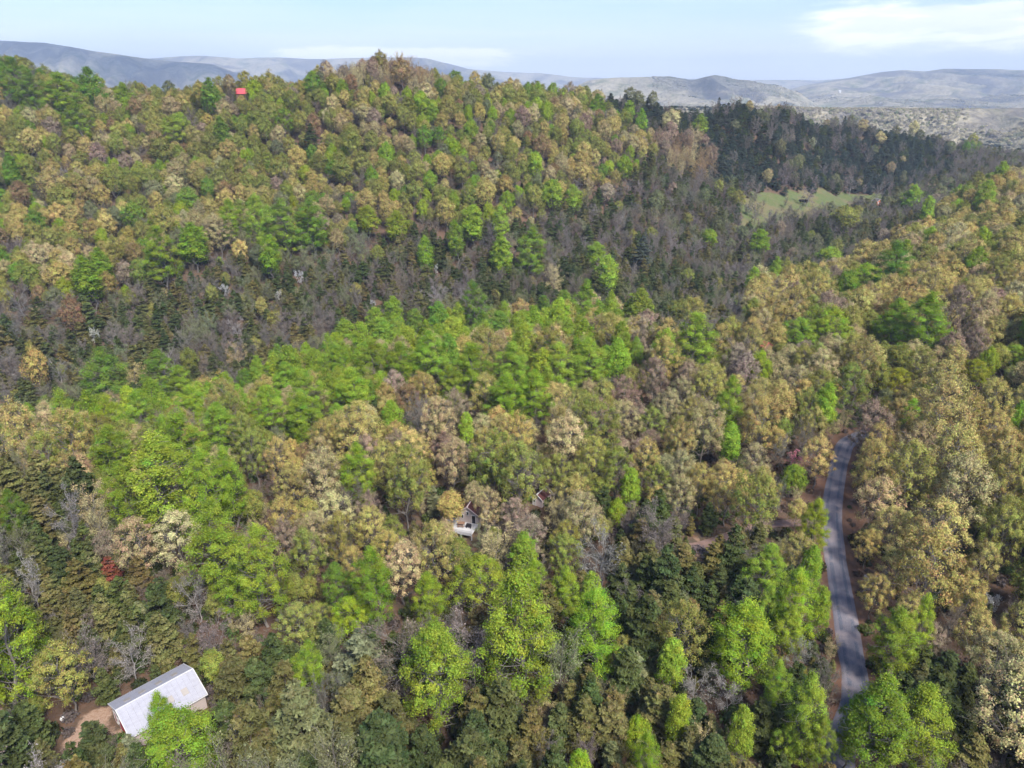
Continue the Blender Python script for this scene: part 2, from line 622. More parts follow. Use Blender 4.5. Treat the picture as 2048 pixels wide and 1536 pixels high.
def bare_tree(seed, H=16.0, R=4.6, base=0.28, n_limb=15, twigs=1500, leafy=0.0, spread=1.0):
    r = np.random.default_rng(seed)
    zb, segs, ends = H * base, [], []
    Hc = H - zb
    tr = 0.011 * H + 0.03
    top = np.array([r.normal() * 0.5, r.normal() * 0.5, zb + Hc * 0.8])
    s, tp = grow(r, (0, 0, -0.5), top, tr * 1.2, tr * 0.25, 0.03, 6)
    segs += s
    TW = []
    for i in range(n_limb):
        t = (i + 0.5) / n_limb
        az_ = i * 2.4 + r.normal() * 0.3
        rr = float(envelope('bare', t)) * R * r.uniform(0.65, 1.05) * spread
        p = np.array([math.cos(az_) * rr, math.sin(az_) * rr, zb + Hc * t])
        k = min(int(len(tp) * (0.30 + 0.5 * t)), len(tp) - 2)
        s, pts = grow(r, tp[k], p, tr * 0.42 * (1.15 - t), 0.045, 0.09, 4)
        segs += s
        for j in range(5):
            b = pts[r.integers(1, len(pts))]
            dirv = (p - tp[k])
            dirv = dirv / (np.linalg.norm(dirv) + 1e-6) + rand_unit(r, 1)[0] * 0.8 + np.array([0, 0, 0.35])
            e = b + dirv * r.uniform(1.0, 2.2) * H / 16
            s2, pts2 = grow(r, b, e, 0.05, 0.025, 0.10, 2)
            segs += s2
            TW.append((pts2[1], dirv))
            TW.append((pts2[2], dirv))
    TB = np.array([a for a, _ in TW])
    TD = np.array([b for _, b in TW])
    ids = r.integers(0, len(TB), twigs)
    dd = TD[ids] * 0.5 + rand_unit(r, twigs) * 1.05 + np.array([0, 0, 0.15])
    dd /= np.linalg.norm(dd, axis=1, keepdims=True)
    L = r.uniform(0.45, 1.25, twigs)[:, None] * H / 16
    b = TB[ids] + rand_unit(r, twigs) * 0.6
    side = np.cross(dd, rand_unit(r, twigs))
    side /= np.linalg.norm(side, axis=1, keepdims=True)
    w = 0.038
    V = np.stack([b - side * w, b + side * w, b + dd * L + side * 0.01], 1).reshape(-1, 3)
    Fc = np.arange(3 * twigs).reshape(-1, 3)
    tone = r.uniform(0.6, 1.35, twigs)
    warm = 0.5 + r.normal(size=twigs) * 0.012
    if leafy > 0:
        n = int(leafy)
        k = r.integers(0, twigs, n)
        pos = b[k] + dd[k] * L[k] * r.uniform(0.3, 1.05, (n, 1)) + r.normal(size=(n, 3)) * 0.12
        V2, F2 = leaves(r, pos, rand_unit(r, n) + np.array([0, 0, 0.8]), 0.24 * r.uniform(0.6, 1.4, n), 1.0)
        F2 = F2 + len(V)
        V = np.concatenate([V, V2])
        Fc = np.concatenate([Fc, F2])
        tone = np.concatenate([tone, r.uniform(0.8, 1.5, n)])
        warm = np.concatenate([warm, 0.5 + r.normal(size=n) * 0.015])
    return (V, Fc, tone, warm), tubes(segs, 4)


def conifer(seed, H=11.0, R=2.6, base=0.1, n_br=64, per=85, droop=0.10, ragged=0.3, spire=0.85, leaf=0.46):
    """layered sprays along side branches: cedar and scrub pine"""
    r = np.random.default_rng(seed)
    segs = []
    s, tp = grow(r, (0, 0, -0.4), (r.normal() * 0.25, r.normal() * 0.25, H * 0.97), 0.012 * H + 0.03, 0.03, 0.01, 6)
    segs += s
    P, N, S, T, Wm = [], [], [], [], []
    zs = np.sort(r.uniform(base, 0.985, n_br))
    for i, t in enumerate(zs):
        az_ = i * 2.4 + r.normal() * 0.4
        L = R * (max(1 - t, 0) ** spire * (0.75 + 0.6 * min(t * 2.5, 1)) + 0.07) * r.uniform(1 - ragged, 1 + ragged * 0.6)
        z0 = t * H
        o = np.array([0, 0, z0])
        up = 0.34 - droop * 3.0 * (1 - t)
        d = np.array([math.cos(az_), math.sin(az_), up])
        tip = o + d * L
        if i % 2 == 0:
            segs.append((o, o + d * L * 0.85, 0.04, 0.015))
        n = int(per * (0.35 + L / R))
        f = r.uniform(0.15, 1.0, n) ** 0.7
        wid = (0.10 + 0.42 * (1 - np.abs(f - 0.55) * 1.3)) * L * 0.9
        sd = np.array([-math.sin(az_), math.cos(az_), 0])
        lat = r.uniform(-1, 1, n) * wid
        p = o + d * (f * L)[:, None] + sd * lat[:, None] - np.array([0, 0, 1.0]) * (np.abs(lat) * 0.25)[:, None] + r.normal(size=(n, 3)) * 0.10
        p[:, 2] += 0.12 * np.sin(f * 3.14) * L
        P.append(p)
        N.append(np.array([0, 0, 1.0]) + d * 0.35 + rand_unit(r, n) * 0.75)
        S.append(leaf * r.uniform(0.6, 1.3, n))
        tc_ = r.uniform(0.72, 1.2)
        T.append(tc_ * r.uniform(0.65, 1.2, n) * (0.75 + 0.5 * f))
        Wm.append(np.full(n, 0.5 + r.normal() * 0.012) + r.normal(size=n) * 0.010)
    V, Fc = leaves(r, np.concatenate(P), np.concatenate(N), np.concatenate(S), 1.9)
    return (V, Fc, np.concatenate(T), np.concatenate(Wm)), tubes(segs, 4)


# kind -> list of variants; each variant: crown mesh, trunk mesh, joined mesh, height, radius
LIB = {}


def add_variant(kind, data, trunk, H, R, leafmat, barkmat):
    (V, Fc, tone, warm), (TV, TF) = data, trunk
    nm = kind
    fa = tone
    fw = warm
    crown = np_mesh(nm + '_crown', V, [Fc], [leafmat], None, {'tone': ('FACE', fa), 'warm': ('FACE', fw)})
    trk = np_mesh(nm + '_trunk', TV, [TF], [barkmat])
    JV = np.concatenate([V, TV])
    mi = np.concatenate([np.zeros(len(Fc), int), np.ones(len(TF), int)])
    join = np_mesh(nm, JV, [Fc, TF + len(V)], [leafmat, barkmat], mi, {'tone': ('FACE', np.concatenate([fa, np.ones(len(TF))])), 'warm': ('FACE', np.concatenate([fw, np.full(len(TF), 0.5)]))})
    rr = np.percentile(np.hypot(V[:, 0], V[:, 1]), 97)
    LIB.setdefault(kind, []).append(dict(crown=crown, trunk=trk, join=join, H=float(np.percentile(V[:, 2], 99.7)), R=float(rr)))


for s in range(6):
    d, t = broadleaf('poplar_round' if s % 3 else 'poplar', 100 + s, 24, 5.4, 0.20 + 0.03 * (s % 3), 96, 130, 1.30, 0.38, 0.06, 0.80)
    add_variant('poplar_tree', d, t, 24, 5.4, MAT['leaf'], MAT['bark'])
for s in range(5):
    d, t = broadleaf('poplar', 130 + s, 24, 5.8, 0.16 + 0.03 * (s % 3), 150, 200, 1.10, 0.19, 0.14, 0.78, 0.05)
    add_variant('poplar_tree_near', d, t, 24, 5.8, MAT['leaf'], MAT['bark'])
for s in range(3):
    d, t = broadleaf('maple', 200 + s, 15, 6.0, 0.20, 70, 150, 1.45, 0.38, 0.03, 0.9)
    add_variant('maple_tree', d, t, 15, 6.0, MAT['leaf'], MAT['bark'])
for s in range(2):
    d, t = broadleaf('maple', 230 + s, 15, 6.0, 0.18, 130, 150, 1.05, 0.22, 0.06, 0.85, 0.08)
    add_variant('maple_tree_near', d, t, 15, 6.0, MAT['leaf'], MAT['bark'])
for s in range(7):
    d, t = broadleaf('oak', 300 + s, 18, 5.6, 0.30, 72, 110, 1.30, 0.38, 0.08, 0.88)
    add_variant('oak_tree', d, t, 18, 5.6, MAT['leaf'], MAT['bark'])
for s in range(5):
    d, t = broadleaf('oak', 330 + s, 18, 5.8, 0.28, 120, 125, 1.0, 0.235, 0.18, 0.84, 0.05)
    add_variant('oak_tree_near', d, t, 18, 5.8, MAT['leaf'], MAT['bark'])
for s in range(6):
    d, t = bare_tree(400 + s, 16, 4.6, 0.22 + 0.04 * (s % 3), 16, 2900, 900)
    add_variant('bare_tree', d, t, 16, 4.6, MAT['twig'], MAT['bark'])
for s in range(3):
    d, t = bare_tree(450 + s, 15, 5.4, 0.18, 14, 2000, 900)
    add_variant('pale_tree', d, t, 15, 5.4, MAT['twig'], MAT['bark_pale'])
for s in range(7):
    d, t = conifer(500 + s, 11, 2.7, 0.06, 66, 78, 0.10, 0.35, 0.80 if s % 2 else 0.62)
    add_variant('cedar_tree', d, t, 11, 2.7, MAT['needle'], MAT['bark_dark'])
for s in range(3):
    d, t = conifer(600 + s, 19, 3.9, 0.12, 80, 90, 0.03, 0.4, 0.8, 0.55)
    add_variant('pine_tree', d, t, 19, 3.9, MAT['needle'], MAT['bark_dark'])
for s in range(2):
    d, t = bare_tree(700 + s, 9, 3.0, 0.25, 10, 500, 2200)
    add_variant('blossom_tree', d, t, 9, 3.0, MAT['leaf'], MAT['bark'])

# ------------------------------------------------------------------ ground, road, pasture
def poly_world(pts, dz=0.0):
    return np.array([hit(u, v, dz)[:2] for u, v in pts])


def inside(X, Y, P):
    X = np.asarray(X, float)
    Y = np.asarray(Y, float)
    c = np.zeros(X.shape, bool)
    n = len(P)
    for i in range(n):
        x1, y1 = P[i]
        x2, y2 = P[(i + 1) % n]
        k = ((y1 > Y) != (y2 > Y)) & (X < (x2 - x1) * (Y - y1) / (y2 - y1 + 1e-12) + x1)
        c ^= k
    return c


def seg_dist(X, Y, line):
    X = np.asarray(X, float)
    Y = np.asarray(Y, float)
    best = np.full(X.shape, 1e9)
    for (x1, y1), (x2, y2) in zip(line[:-1], line[1:]):
        dx_, dy_ = x2 - x1, y2 - y1
        t = np.clip(((X - x1) * dx_ + (Y - y1) * dy_) / (dx_ * dx_ + dy_ * dy_ + 1e-9), 0, 1)
        best = np.minimum(best, np.hypot(X - x1 - t * dx_, Y - y1 - t * dy_))
    return best


def smooth_line(pts, n=8):
    pts = np.array(pts, float)
    out = []
    for i in range(len(pts) - 1):
        p0 = pts[max(i - 1, 0)]; p1 = pts[i]; p2 = pts[i + 1]; p3 = pts[min(i + 2, len(pts) - 1)]
        for k in range(n):
            t = k / n
            out.append(0.5 * ((2 * p1) + (-p0 + p2) * t + (2 * p0 - 5 * p1 + 4 * p2 - p3) * t * t + (-p0 + 3 * p1 - 3 * p2 + p3) * t ** 3))
    out.append(pts[-1])
    return np.array(out)


ROAD_PX = [(1678, 1536), (1712, 1400), (1700, 1300), (1684, 1200), (1668, 1100), (1664, 1020), (1671, 965), (1682, 915), (1702, 882)]
road_pts = [hit(u, v)[:2] for u, v in ROAD_PX]
road_pts = [(road_pts[0][0] - 18, road_pts[0][1] - 70), (road_pts[0][0] - 5, road_pts[0][1] - 22)] + road_pts + [(road_pts[-1][0] + 14, road_pts[-1][1] + 5), (road_pts[-1][0] + 50, road_pts[-1][1] + 2), (road_pts[-1][0] + 130, road_pts[-1][1] - 25)]
ROAD = smooth_line(road_pts, 10)
DRIVE = smooth_line([hit(u, v)[:2] for u, v in [(1662, 1046), (1600, 1046), (1520, 1052), (1450, 1075), (1400, 1092), (1345, 1098)]], 6)
PASTURE = poly_world([(1462, 432), (1470, 398), (1540, 377), (1610, 388), (1680, 384), (1740, 388), (1775, 396), (1745, 424), (1690, 436), (1640, 440), (1590, 455), (1520, 470), (1470, 470)])
YARD = poly_world([(148, 1458), (170, 1424), (212, 1412), (285, 1470), (240, 1485), (130, 1490)])
LANE = poly_world([(-40, 1420), (10, 1420), (18, 1470), (-40, 1500)])
CLEAR = poly_world([(1365, 1080), (1430, 1075), (1440, 1110), (1390, 1120), (1360, 1105)])

gX, gY = np.meshgrid(GX, GY, indexing='ij')
gv = np.stack([gX, gY, GZ], -1).reshape(-1, 3)
ni, nj = gX.shape
idx = np.arange(ni * nj).reshape(ni, nj)
gf = np.stack([idx[:-1, :-1], idx[1:, :-1], idx[1:, 1:], idx[:-1, 1:]], -1).reshape(-1, 4)


def soft(mask, it=1):
    m = mask.astype(float)
    for _ in range(it):
        p = np.pad(m, 1, mode='edge')
        m = (p[:-2, 1:-1] + p[2:, 1:-1] + p[1:-1, :-2] + p[1:-1, 2:] + 2 * m) / 6
    return m




def in_pasture(X, Y):
    return inside(X + fbm(X / 17.0, Y / 17.0, 3, 61) * 17, Y + fbm(X / 17.0, Y / 17.0, 3, 62) * 22, PASTURE)


a_grass = soft(in_pasture(gX, gY), 1)
a_dirt = np.maximum(soft(inside(gX, gY, YARD), 0), soft(inside(gX, gY, LANE), 0))
a_dirt = np.maximum(a_dirt, soft(inside(gX, gY, CLEAR), 1))
rd_ = seg_dist(gX, gY, ROAD)
a_red = np.clip(1.2 - rd_ / 9.0, 0, 1)


def ground_material():
    m, nt = new_mat('forest_floor')
    tcn = nt.nodes.new('ShaderNodeTexCoord')
    pos = tcn.outputs['Object']
    n1 = noise(nt, pos, 0.035, 5, 0.6)
    n2 = noise(nt, pos, 0.5, 5, 0.65)
    n3 = noise(nt, pos, 3.0, 4, 0.7)
    litter = mixc(nt, smooth(nt, n1, 0.35, 0.65), (0.105, 0.062, 0.042), (0.085, 0.068, 0.045))
    litter = mixc(nt, smooth(nt, n2, 0.42, 0.66), litter, (0.135, 0.078, 0.05))
    litter = mixc(nt, smooth(nt, n3, 0.50, 0.80), litter, (0.07, 0.055, 0.03))
    litter = mixc(nt, mth(nt, 'MULTIPLY', attr(nt, 'road_side').outputs['Fac'], 0.7), litter, (0.165, 0.085, 0.055))
    green = mixc(nt, smooth(nt, n2, 0.35, 0.7), (0.085, 0.115, 0.035), (0.12, 0.13, 0.05))
    green = mixc(nt, smooth(nt, n1, 0.42, 0.56), green, (0.15, 0.125, 0.06))
    green = mixc(nt, mth(nt, 'MULTIPLY', smooth(nt, n3, 0.45, 0.7), 0.5), green, (0.11, 0.09, 0.05))
    c = mixc(nt, smooth(nt, mth(nt, 'ADD', attr(nt, 'grass').outputs['Fac'], mth(nt, 'MULTIPLY', mth(nt, 'SUBTRACT', n2, 0.5), 0.6)), 0.35, 0.65), litter, green)
    dirt = mixc(nt, smooth(nt, n3, 0.3, 0.7), (0.26, 0.155, 0.10), (0.36, 0.25, 0.18))
    c = mixc(nt, smooth(nt, mth(nt, 'ADD', attr(nt, 'dirt').outputs['Fac'], mth(nt, 'MULTIPLY', mth(nt, 'SUBTRACT', n2, 0.5), 0.7)), 0.4, 0.6), c, dirt)
    finish(nt, principled(nt, c, 0.95, 0.1, bumpn(nt, n3, 0.6, 0.3)))
    return m


MAT['ground'] = ground_material()
gme = np_mesh('ground', gv, [gf], [MAT['ground']], None, {'grass': ('POINT', a_grass.ravel()), 'dirt': ('POINT', a_dirt.ravel()), 'road_side': ('POINT', a_red.ravel())}, True)
tag(link(bpy.data.objects.new('ground', gme)), kind='structure')


def ribbon(name, line, half, mat, lift, crown=0.06, cols=9, kind='structure'):
    n = len(line)
    tng = np.gradient(line, axis=0)
    tng /= np.linalg.norm(tng, axis=1, keepdims=True)
    nrm = np.stack([tng[:, 1], -tng[:, 0]], -1)
    V, A, B = [], [], []
    L = np.concatenate([[0], np.cumsum(np.linalg.norm(np.diff(line, axis=0), axis=1))])
    for c in range(cols):
        a = -1 + 2 * c / (cols - 1)
        wob = 1 + 0.10 * vnoise(L / 5.0, L * 0 + (3 if a > 0 else 8)) if abs(a) > 0.9 else 1.0
        p = line + nrm * (a * half * wob)[..., None] if np.ndim(wob) else line + nrm * a * half
        z = gz(p[:, 0], p[:, 1]) + lift + crown * (1 - a * a) - (0.35 if abs(a) > 0.99 else 0)
        V.append(np.c_[p, z]); A.append(np.full(n, a)); B.append(L)
    V = np.stack(V, 1).reshape(-1, 3)
    A = np.stack(A, 1).ravel()
    B = np.stack(B, 1).ravel()
    i = np.arange(n * cols).reshape(n, cols)
    Fc = np.stack([i[:-1, :-1], i[:-1, 1:], i[1:, 1:], i[1:, :-1]], -1).reshape(-1, 4)
    me = np_mesh(name, V, [Fc], [mat], None, {'across': ('POINT', A), 'along': ('POINT', B)}, True)
    return tag(link(bpy.data.objects.new(name, me)), kind=kind)


def road_material():
    m, nt = new_mat('gravel_road')
    tcn = nt.nodes.new('ShaderNodeTexCoord')
    pos = tcn.outputs['Object']
    ac = attr(nt, 'across').outputs['Fac']
    al = attr(nt, 'along').outputs['Fac']
    c3 = nt.nodes.new('ShaderNodeCombineXYZ')
    nt.links.new(mth(nt, 'MULTIPLY', ac, 9.0), c3.inputs[0])
    nt.links.new(mth(nt, 'MULTIPLY', al, 0.10), c3.inputs[1])
    streak = noise(nt, c3.outputs[0], 1.0, 5, 0.65)
    fine = noise(nt, pos, 6.0, 4, 0.7)
    broad = noise(nt, pos, 0.25, 3, 0.5)
    a2 = mth(nt, 'ABSOLUTE', ac)
    rut = smooth(nt, mth(nt, 'ADD', mth(nt, 'ABSOLUTE', mth(nt, 'SUBTRACT', a2, 0.42)), mth(nt, 'MULTIPLY', mth(nt, 'SUBTRACT', streak, 0.5), 0.35)), 0.20, 0.05)
    base = mixc(nt, streak, (0.085, 0.08, 0.098), (0.21, 0.19, 0.205))
    base = mixc(nt, mth(nt, 'MULTIPLY', rut, 0.8), base, (0.07, 0.08, 0.108))
    base = mixc(nt, smooth(nt, broad, 0.5, 0.75), base, (0.27, 0.215, 0.205))
    base = mixc(nt, mth(nt, 'MULTIPLY', smooth(nt, fine, 0.4, 0.75), 0.4), base, (0.34, 0.31, 0.31))
    base = mixc(nt, smooth(nt, mth(nt, 'ADD', a2, mth(nt, 'MULTIPLY', mth(nt, 'SUBTRACT', fine, 0.5), 0.35)), 0.78, 0.98), base, (0.15, 0.105, 0.08))
    finish(nt, principled(nt, base, 0.92, 0.15, bumpn(nt, fine, 0.4, 0.05)))
    return m


MAT['road'] = road_material()
ribbon('road', ROAD, 2.65, MAT['road'], 0.16)


def simple(name, color, rough=0.7, spec=0.3, var=0.15, scale=3.0, metal=0.0, bump=0.0):
    m, nt = new_mat(name)
    tcn = nt.nodes.new('ShaderNodeTexCoord')
    n = noise(nt, tcn.outputs['Object'], scale, 5, 0.6)
    a = tuple(x * (1 - var) for x in color)
    b = tuple(min(x * (1 + var), 1) for x in color)
    nb = bumpn(nt, n, bump, 0.02) if bump else None
    finish(nt, principled(nt, mixc(nt, n, a, b), rough, spec, nb, metal))
    return m


MAT['track'] = simple('dirt_track', (0.21, 0.135, 0.11), 0.95, 0.1, 0.35, 0.8)
ribbon('driveway', DRIVE, 2.0, MAT['track'], 0.12, 0.02, 5)

# ------------------------------------------------------------------ distant country
HORIZ_FAR = 13400.0


def ridge_h(X, Y, D, pts, w_front, w_back, seed, spur=0.35):
    """a long ridge at distance D whose skyline passes through photograph pixels pts"""
    us = np.array([p[0] for p in pts], float)
    vs = np.array([p[1] for p in pts], float)
    xs, zs = [], []
    for u, v in zip(us, vs):
        x, y, z = ray(u, v)
        xs.append(x / y * D); zs.append(z / y * D)
    # compare along the line of sight so the skyline keeps its shape
    crest = np.interp(X * D / np.maximum(Y, 50), xs, zs)
    h = crest + 190
    d = Y - D
    sp = fbm(X / (D * 0.045) + seed, Y / (D * 0.16), 4, seed)
    wf = w_front * (1 + spur * 1.4 * sp)
    cut = 1 - np.abs(fbm(X / (D * 0.028) + 0.35 * Y / (D * 0.028), Y / (D * 0.11), 3, seed + 5)) * 2.2
    h = h * (1 - 0.42 * np.clip(cut, 0, 1) * (1 - np.exp(-np.maximum(-d, 0) / (w_front * 0.35))))
    prof = np.where(d < 0, np.exp(-np.abs(d / wf) ** 1.55), np.exp(-(d / w_back) ** 2))
    return h * prof


RIDGES = [
    (7200, [(-900, 90), (-400, 78), (0, 84), (90, 88), (200, 104), (300, 118), (420, 130), (520, 165), (700, 230)], 1500, 1500, 11),
    (10500, [(100, 130), (300, 122), (400, 116), (470, 119), (560, 117), (640, 121), (720, 118), (800, 116), (850, 118), (900, 130), (960, 146), (1020, 160), (1150, 200)], 2200, 1800, 21),
    (12000, [(600, 150), (900, 140), (1010, 150), (1080, 152), (1140, 160), (1200, 162), (1400, 163), (1620, 166), (1900, 150), (2300, 150)], 1800, 3000, 31),
    (5200, [(1120, 190), (1180, 162), (1240, 155), (1300, 153), (1340, 154), (1385, 160), (1410, 152), (1432, 148), (1465, 157), (1500, 162), (1560, 171), (1600, 184), (1640, 215)], 900, 900, 41),
    (7600, [(1500, 215), (1560, 186), (1600, 174), (1650, 164), (1700, 156), (1760, 146), (1810, 141), (1850, 144), (1890, 139), (1950, 139), (2048, 140), (2200, 134), (2500, 128), (3200, 150)], 2000, 1500, 51),
    (1650, [(1880, 325), (1950, 295), (2000, 279), (2048, 262), (2150, 250), (2500, 245)], 260, 420, 61),
    (3900, [(1500, 262), (1600, 238), (1700, 222), (1800, 219), (1900, 224), (2048, 232), (2400, 225)], 700, 700, 71),
    (3050, [(1560, 290), (1650, 266), (1780, 250), (1880, 243), (1960, 246), (2048, 252), (2400, 240)], 300, 420, 91),
    (5000, [(1600, 232), (1700, 212), (1800, 203), (1900, 201), (2000, 207), (2100, 212), (2500, 205)], 600, 700, 95),
    (1900, [(-900, 120), (-200, 150), (100, 172), (400, 190), (700, 220)], 400, 600, 81),
]


def far_h(X, Y):
    base = -188 + fbm(X / 900.0, Y / 900.0, 4, 5) * 22 + np.clip((Y - 9000) / 9000, 0, 1) * 110
    hs = np.zeros_like(base)
    for D, pts, wf, wb, sd in RIDGES:
        hs = np.maximum(hs, ridge_h(X, Y, D, pts, wf, wb, sd))
    return base + np.maximum(hs, 0) + fbm(X / 260.0, Y / 260.0, 3, 15) * np.clip(Y / 400.0 - 2, 0, 4)


rows = np.concatenate([np.geomspace(880, 12000, 340), np.geomspace(12150, HORIZ_FAR, 12)])
colsx = np.linspace(-1.25, 1.25, 420)
fY, fS = np.meshgrid(rows, colsx, indexing='ij')
fX = fY * fS
fZ = far_h(fX, fY)
fv = np.stack([fX, fY, fZ], -1).reshape(-1, 3)
idx = np.arange(fv.shape[0]).reshape(fX.shape)
ff = np.stack([idx[:-1, :-1], idx[:-1, 1:], idx[1:, 1:], idx[1:, :-1]], -1).reshape(-1, 4)


def far_material():
    m, nt = new_mat('distant_woods_and_fields')
    tcn = nt.nodes.new('ShaderNodeTexCoord')
    pos = tcn.outputs['Object']
    big = noise(nt, pos, 0.0011, 5, 0.55, 0.6)
    mid = noise(nt, pos, 0.006, 5, 0.6)
    tree = nt.nodes.new('ShaderNodeTexVoronoi')
    tree.inputs['Scale'].default_value = 0.055
    nt.links.new(pos, tree.inputs['Vector'])
    spec = noise(nt, pos, 0.03, 4, 0.7)
    c = mixc(nt, smooth(nt, spec, 0.3, 0.7), (0.19, 0.165, 0.12), (0.37, 0.32, 0.215))
    c = mixc(nt, smooth(nt, mid, 0.48, 0.68), c, (0.115, 0.125, 0.06))
    c = mixc(nt, smooth(nt, mth(nt, 'ADD', mth(nt, 'MULTIPLY', spec, 0.5), mth(nt, 'MULTIPLY', mid, 0.5)), 0.56, 0.66), c, (0.04, 0.05, 0.035))
    cloud_shade = noise(nt, vscale(nt, pos, (1.0, 0.6, 1.0)), 0.0021, 5, 0.6, 0.8)
    c = mixc(nt, mth(nt, 'MULTIPLY', smooth(nt, cloud_shade, 0.47, 0.60), 0.75), c, (0.058, 0.057, 0.072))  # dark violet patches painted into the colour to strengthen the weak cloud shadows
    c = mixc(nt, mth(nt, 'MULTIPLY', tree.outputs['Distance'], 0.05), c, (0.09, 0.08, 0.06))
    field = smooth(nt, big, 0.50, 0.58)
    c = mixc(nt, mth(nt, 'MULTIPLY', field, attr(nt, 'low').outputs['Fac']), c, (0.26, 0.28, 0.13))
    finish(nt, principled(nt, c, 1.0, 0.0, bumpn(nt, spec, 1.0, 12.0)))
    return m


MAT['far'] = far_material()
slope_low = np.clip(1 - (fZ + 185) / 45, 0, 1)
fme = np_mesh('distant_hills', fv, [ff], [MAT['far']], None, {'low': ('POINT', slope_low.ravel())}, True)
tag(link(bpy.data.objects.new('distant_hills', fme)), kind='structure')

# ------------------------------------------------------------------ buildings
BM = {
    'roof_white': None,
    'wall_tan': simple('tan_siding', (0.40, 0.33, 0.30), 0.7, 0.3, 0.08),
    'wall_pink': simple('pale_siding', (0.50, 0.40, 0.38), 0.7, 0.3, 0.08),
    'trim': simple('white_trim', (0.55, 0.53, 0.51), 0.5, 0.4, 0.04),
    'skylight': simple('weathered_skylight', (0.33, 0.29, 0.25), 0.4, 0.5, 0.15, 1.5),
    'red_door': simple('red_paint', (0.42, 0.03, 0.045), 0.5, 0.4, 0.1),
    'glass': simple('dark_window_glass', (0.02, 0.025, 0.03), 0.08, 0.6, 0.1),
    'dark_red_roof': simple('dark_red_metal_roof', (0.085, 0.028, 0.025), 0.5, 0.4, 0.3, 1.2),
    'red_roof': simple('bright_red_metal_roof', (0.50, 0.075, 0.085), 0.45, 0.4, 0.06),
    'deck': simple('white_painted_deck_boards', (0.46, 0.44, 0.43), 0.7, 0.2, 0.12),
    'wood': simple('brown_wood', (0.22, 0.13, 0.085), 0.8, 0.2, 0.2),
    'dark': simple('dark_paint', (0.02, 0.018, 0.022), 0.5, 0.3, 0.2),
    'brick': simple('orange_brick', (0.48, 0.15, 0.07), 0.85, 0.2, 0.2, 4.0),
    'grey_wood': simple('weathered_grey_wood', (0.15, 0.13, 0.115), 0.9, 0.1, 0.3, 2.0),
    'concrete': simple('concrete', (0.38, 0.36, 0.34), 0.9, 0.1, 0.1),
    'stick': simple('cut_branches', (0.17, 0.13, 0.125), 0.9, 0.1, 0.35, 2.0),
    'farm_white': simple('white_farm_paint', (0.55, 0.54, 0.52), 0.6, 0.3, 0.04),
}


def white_roof_material():
    m, nt = new_mat('white_metal_roof')
    tcn = nt.nodes.new('ShaderNodeTexCoord')
    pos = tcn.outputs['Object']
    n = noise(nt, vscale(nt, pos, (1.5, 0.5, 1)), 1.2, 5, 0.65)
    n2 = noise(nt, pos, 0.8, 4, 0.6)
    c = mixc(nt, smooth(nt, n, 0.35, 0.8), (0.345, 0.335, 0.36), (0.285, 0.275, 0.30))
    c = mixc(nt, mth(nt, 'MULTIPLY', smooth(nt, n2, 0.58, 0.8), 0.5), c, (0.27, 0.25, 0.235))
    finish(nt, principled(nt, c, 0.42, 0.4))
    return m


BM['roof_white'] = white_roof_material()


def box(bm, x0, x1, y0, y1, z0, z1):
    vs = [bm.verts.new(p) for p in ((x0, y0, z0), (x1, y0, z0), (x1, y1, z0), (x0, y1, z0), (x0, y0, z1), (x1, y0, z1), (x1, y1, z1), (x0, y1, z1))]
    for f in ((3, 2, 1, 0), (4, 5, 6, 7), (0, 1, 5, 4), (1, 2, 6, 5), (2, 3, 7, 6), (3, 0, 4, 7)):
        bm.faces.new([vs[i] for i in f])


def hexa(bm, P):
    vs = [bm.verts.new(p) for p in P]
    for f in ((3, 2, 1, 0), (4, 5, 6, 7), (0, 1, 5, 4), (1, 2, 6, 5), (2, 3, 7, 6), (3, 0, 4, 7)):
        bm.faces.new([vs[i] for i in f])


def obj(name, bm, mat, parent=None):
    bmesh.ops.recalc_face_normals(bm, faces=bm.faces)
    me = bpy.data.meshes.new(name)
    bm.to_mesh(me)
    bm.free()
    me.materials.append(mat)
    return link(bpy.data.objects.new(name, me), parent)


def boxes(name, lst, mat, parent=None):
    bm = bmesh.new()
    for b in lst:
        box(bm, *b)
    return obj(name, bm, mat, parent)


def empty(name, loc, rz=0.0):
    o = bpy.data.objects.new(name, None)
    o.empty_display_size = 0.5
    o.location = loc
    o.rotation_euler = (0, 0, rz)
    return link(o)


